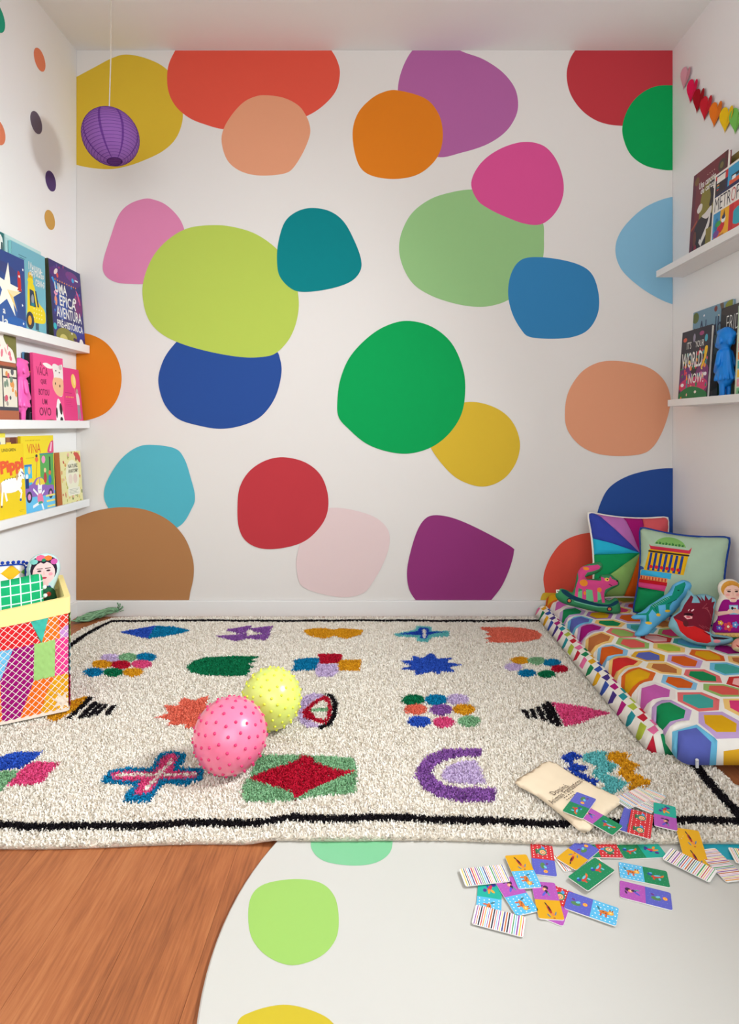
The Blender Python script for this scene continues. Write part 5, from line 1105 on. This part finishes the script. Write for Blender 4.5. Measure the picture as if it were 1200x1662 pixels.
def card(label, p1, p2, h1, h2, kinds, width=CW):
    a = fp(*p1, h1); b = fp(*p2, h2); A_, B_ = Vector((*a, h1)), Vector((*b, h2)); c = (A_ + B_) / 2; r = (B_ - A_).normalized()
    up = Vector((0, 0, 1)).cross(r)
    root_m = frame(c, r, up); hl, hw = CL / 2, width / 2
    o = rrect(-hl, -hw, hl, hw, .0035, 3); polys = []
    if kinds == 's':
        x = -hl + .003; k = rc.randrange(10)
        while x < hl - .002:
            wd_ = rc.choice((.0012, .0016, .0022)); polys.append((rect(x, -hw, x + wd_, hw), STR[k % 10])); x += wd_ + .0018; k += rc.choice((1, 3, 4))
        base_ = (244, 242, 238)
    else:
        base_ = CC[kinds[0]]; polys.append((rect(0, -hw - .001, hl + .001, hw + .001), CC[kinds[1]]))
        for side_, kk in ((-1, kinds[0]), (1, kinds[1])):
            if kk in 'rlvg' or kk == 'p':
                dc = (250, 246, 240) if kk in 'rl' else tuple(min(255, int(q * .5 + 110)) for q in CC[kk]); rad = .0013 if kk in 'rl' else .0006
                for i in range(6):
                    for j in range(5): polys.append((ell(side_ * (.004 + i * .0066 + (.003 if j % 2 else 0)), -hw + .0045 + j * .008, rad, rad * .8, 6), dc))
            polys += animal(kk, side_ * .0205, 0, .0205)
    v, f, ids, cols, oo = paint(o, polys, base_)
    m = MB(); m.add([(p[0], p[1], CT) for p in v], f, [cols[i] for i in ids]); n = len(oo)
    m.add([(p[0], p[1], CT) for p in oo] + [(p[0], p[1], 0) for p in oo], [(i, n + i, n + (i + 1) % n, (i + 1) % n) for i in range(n)] + [tuple(n + i for i in range(n))[::-1]], (240, 236, 230))
    ob = m.build('domino_card', 'card', None, root_m); tag(ob, label, 'card', 'scattered domino cards'); return ob
z1, z2, z3 = MT + .0006, MT + .0026, MT + .0046
rz = RB + RPILE + MT + .004
def zl(k): return MT + .0006 + k * .0019
CARDS = [
 ('teal and light blue domino card half under striped card', (796,1433), (793,1486), zl(0), zl(0), 'tl'),
 ('purple and light blue domino card beside the teal one', (821,1429), (855,1481), zl(1), zl(1), 'pl'),
 ('striped card back, leftmost of the scattered cards', (753,1425), (820,1418), zl(2), zl(2), 's'),
 ('striped card back nearest the viewer', (772,1485), (849,1505), zl(1), zl(1), 's'),
 ('mustard and light blue domino card on the mat', (838,1391), (860,1440), zl(2), zl(2), 'ml'),
 ('red and violet domino card on the mat by the rug edge', (879,1373), (885,1421), zl(0), zl(0), 'rv'),
 ('red and purple domino card under the purple-mustard card', (914,1443), (893,1497), zl(0), zl(0), 'rp'),
 ('purple and mustard domino card lying on another', (882,1436), (895,1490), zl(1), zl(1), 'pm'),
 ('violet and light blue domino card nearest the mat centre', (922,1462), (1000,1489), zl(1), zl(1), 'vl'),
 ('striped card back mostly under the green card', (906,1403), (972,1392), zl(0), zl(0), 's'),
 ('all-green domino card with two animals lying askew', (939,1435), (981,1404), zl(3), zl(3), 'gg'),
 ('mustard and violet domino card overlapping a striped one', (921,1402), (956,1373), zl(2), zl(2), 'mv'),
 ('green and red domino card touching the rug edge', (936,1380), (1005,1381), zl(1), zl(1), 'gr'),
 ('green and teal domino card touching the rug edge', (1008,1383), (1075,1380), zl(0), zl(0), 'gt'),
 ('light blue and green domino card lying alone', (1008,1413), (1083,1428), zl(0), zl(0), 'lg'),
 ('purple and violet domino card lying alone', (1009,1444), (1088,1464), zl(0), zl(0), 'pv'),
 ('mustard domino card bridging rug edge and mat', (1118,1355), (1131,1400), rz - .004, z1, 'mm'),
 ('striped card back in front of the mustard bridging card', (1085,1387), (1156,1422), zl(2), zl(2), 's'),
 ('striped card back resting beside the turquoise dot', (1146,1380), (1196,1430), zl(1), zl(1), 's'),
 ('striped card back cut by the right photo edge', (1193,1389), (1262,1398), zl(2), zl(2), 's'),
 ('violet and green domino card lying on the cotton bag', (952,1293), (930,1323), bagz + .0085, bagz + .0085, 'vg'),
 ('purple and green domino card half on the cotton bag', (953,1321), (990,1342), bagz + .0062, bagz + .004, 'pg'),
 ('striped card back on the rug beside the bag', (1008,1305), (1050,1287), rz + .002, rz + .002, 's'),
 ('striped card back under another striped one on rug', (1038,1318), (1069,1283), rz, rz, 's'),
 ('violet domino card mostly hidden under the red one on rug', (1031,1317), (1021,1352), rz, rz, 'vv'),
 ('all-red dotted domino card lying on the rug', (1043,1319), (1037,1358), rz + .0042, rz + .0042, 'rr'),
 ('teal and purple domino card on the black border line', (1079,1309), (1081,1343), rz + .002, rz + .002, 'tp'),
]
for c in CARDS: card(*c)

# ================================================================== green fringe in the corner
tas = empty('fringe_tassel', (-1.16, 2.585, 0)); tag(tas, 'bundle of grey-green fringe lying in the left corner behind the rug', 'tassel')
m = MB(); rf = random.Random(4)
for k in range(64):
    j = lambda s: rf.uniform(-s, s)
    pts = [(-1.10 + j(.008), 2.585 + j(.006), .034 + j(.008)), (-1.13 + j(.01), 2.578 + j(.009), .032 + j(.012)), (-1.165 + j(.01), 2.57 + j(.018), .022 + j(.014)), (-1.20 + j(.015), 2.552 + j(.03), .016 + j(.011)), (-1.232 + j(.018), 2.53 + j(.03), .008 + abs(j(.008)))]
    pts = [tuple(a - b for a, b in zip(p, tas.location)) for p in pts]; g = rf.uniform(.85, 1.15)
    m.tube(spline(pts, 4, closed=False), .0024, tuple(int(q * g) for q in (128, 166, 130)), n=5)
o = m.build('fringe', 'cloth', tas, smooth=True); o['kind'] = 'stuff'
m = MB()
for k in range(9):
    a = rf.uniform(-.6, 1.2); m.tube([tuple(Vector((-1.10, 2.585, .036)) - tas.location), tuple(Vector((-1.10 + .018 * math.cos(a), 2.585, .036 + .018 * math.sin(a))) - tas.location), tuple(Vector((-1.10 + .03 * math.cos(a + .3), 2.583, .036 + .03 * math.sin(a + .3))) - tas.location)], .0018, (110, 146, 112), n=5)
m.ball(tuple(Vector((-1.10, 2.585, .034)) - tas.location), .009, (96, 132, 100)); o = m.build('knot', 'cloth', tas, smooth=True)
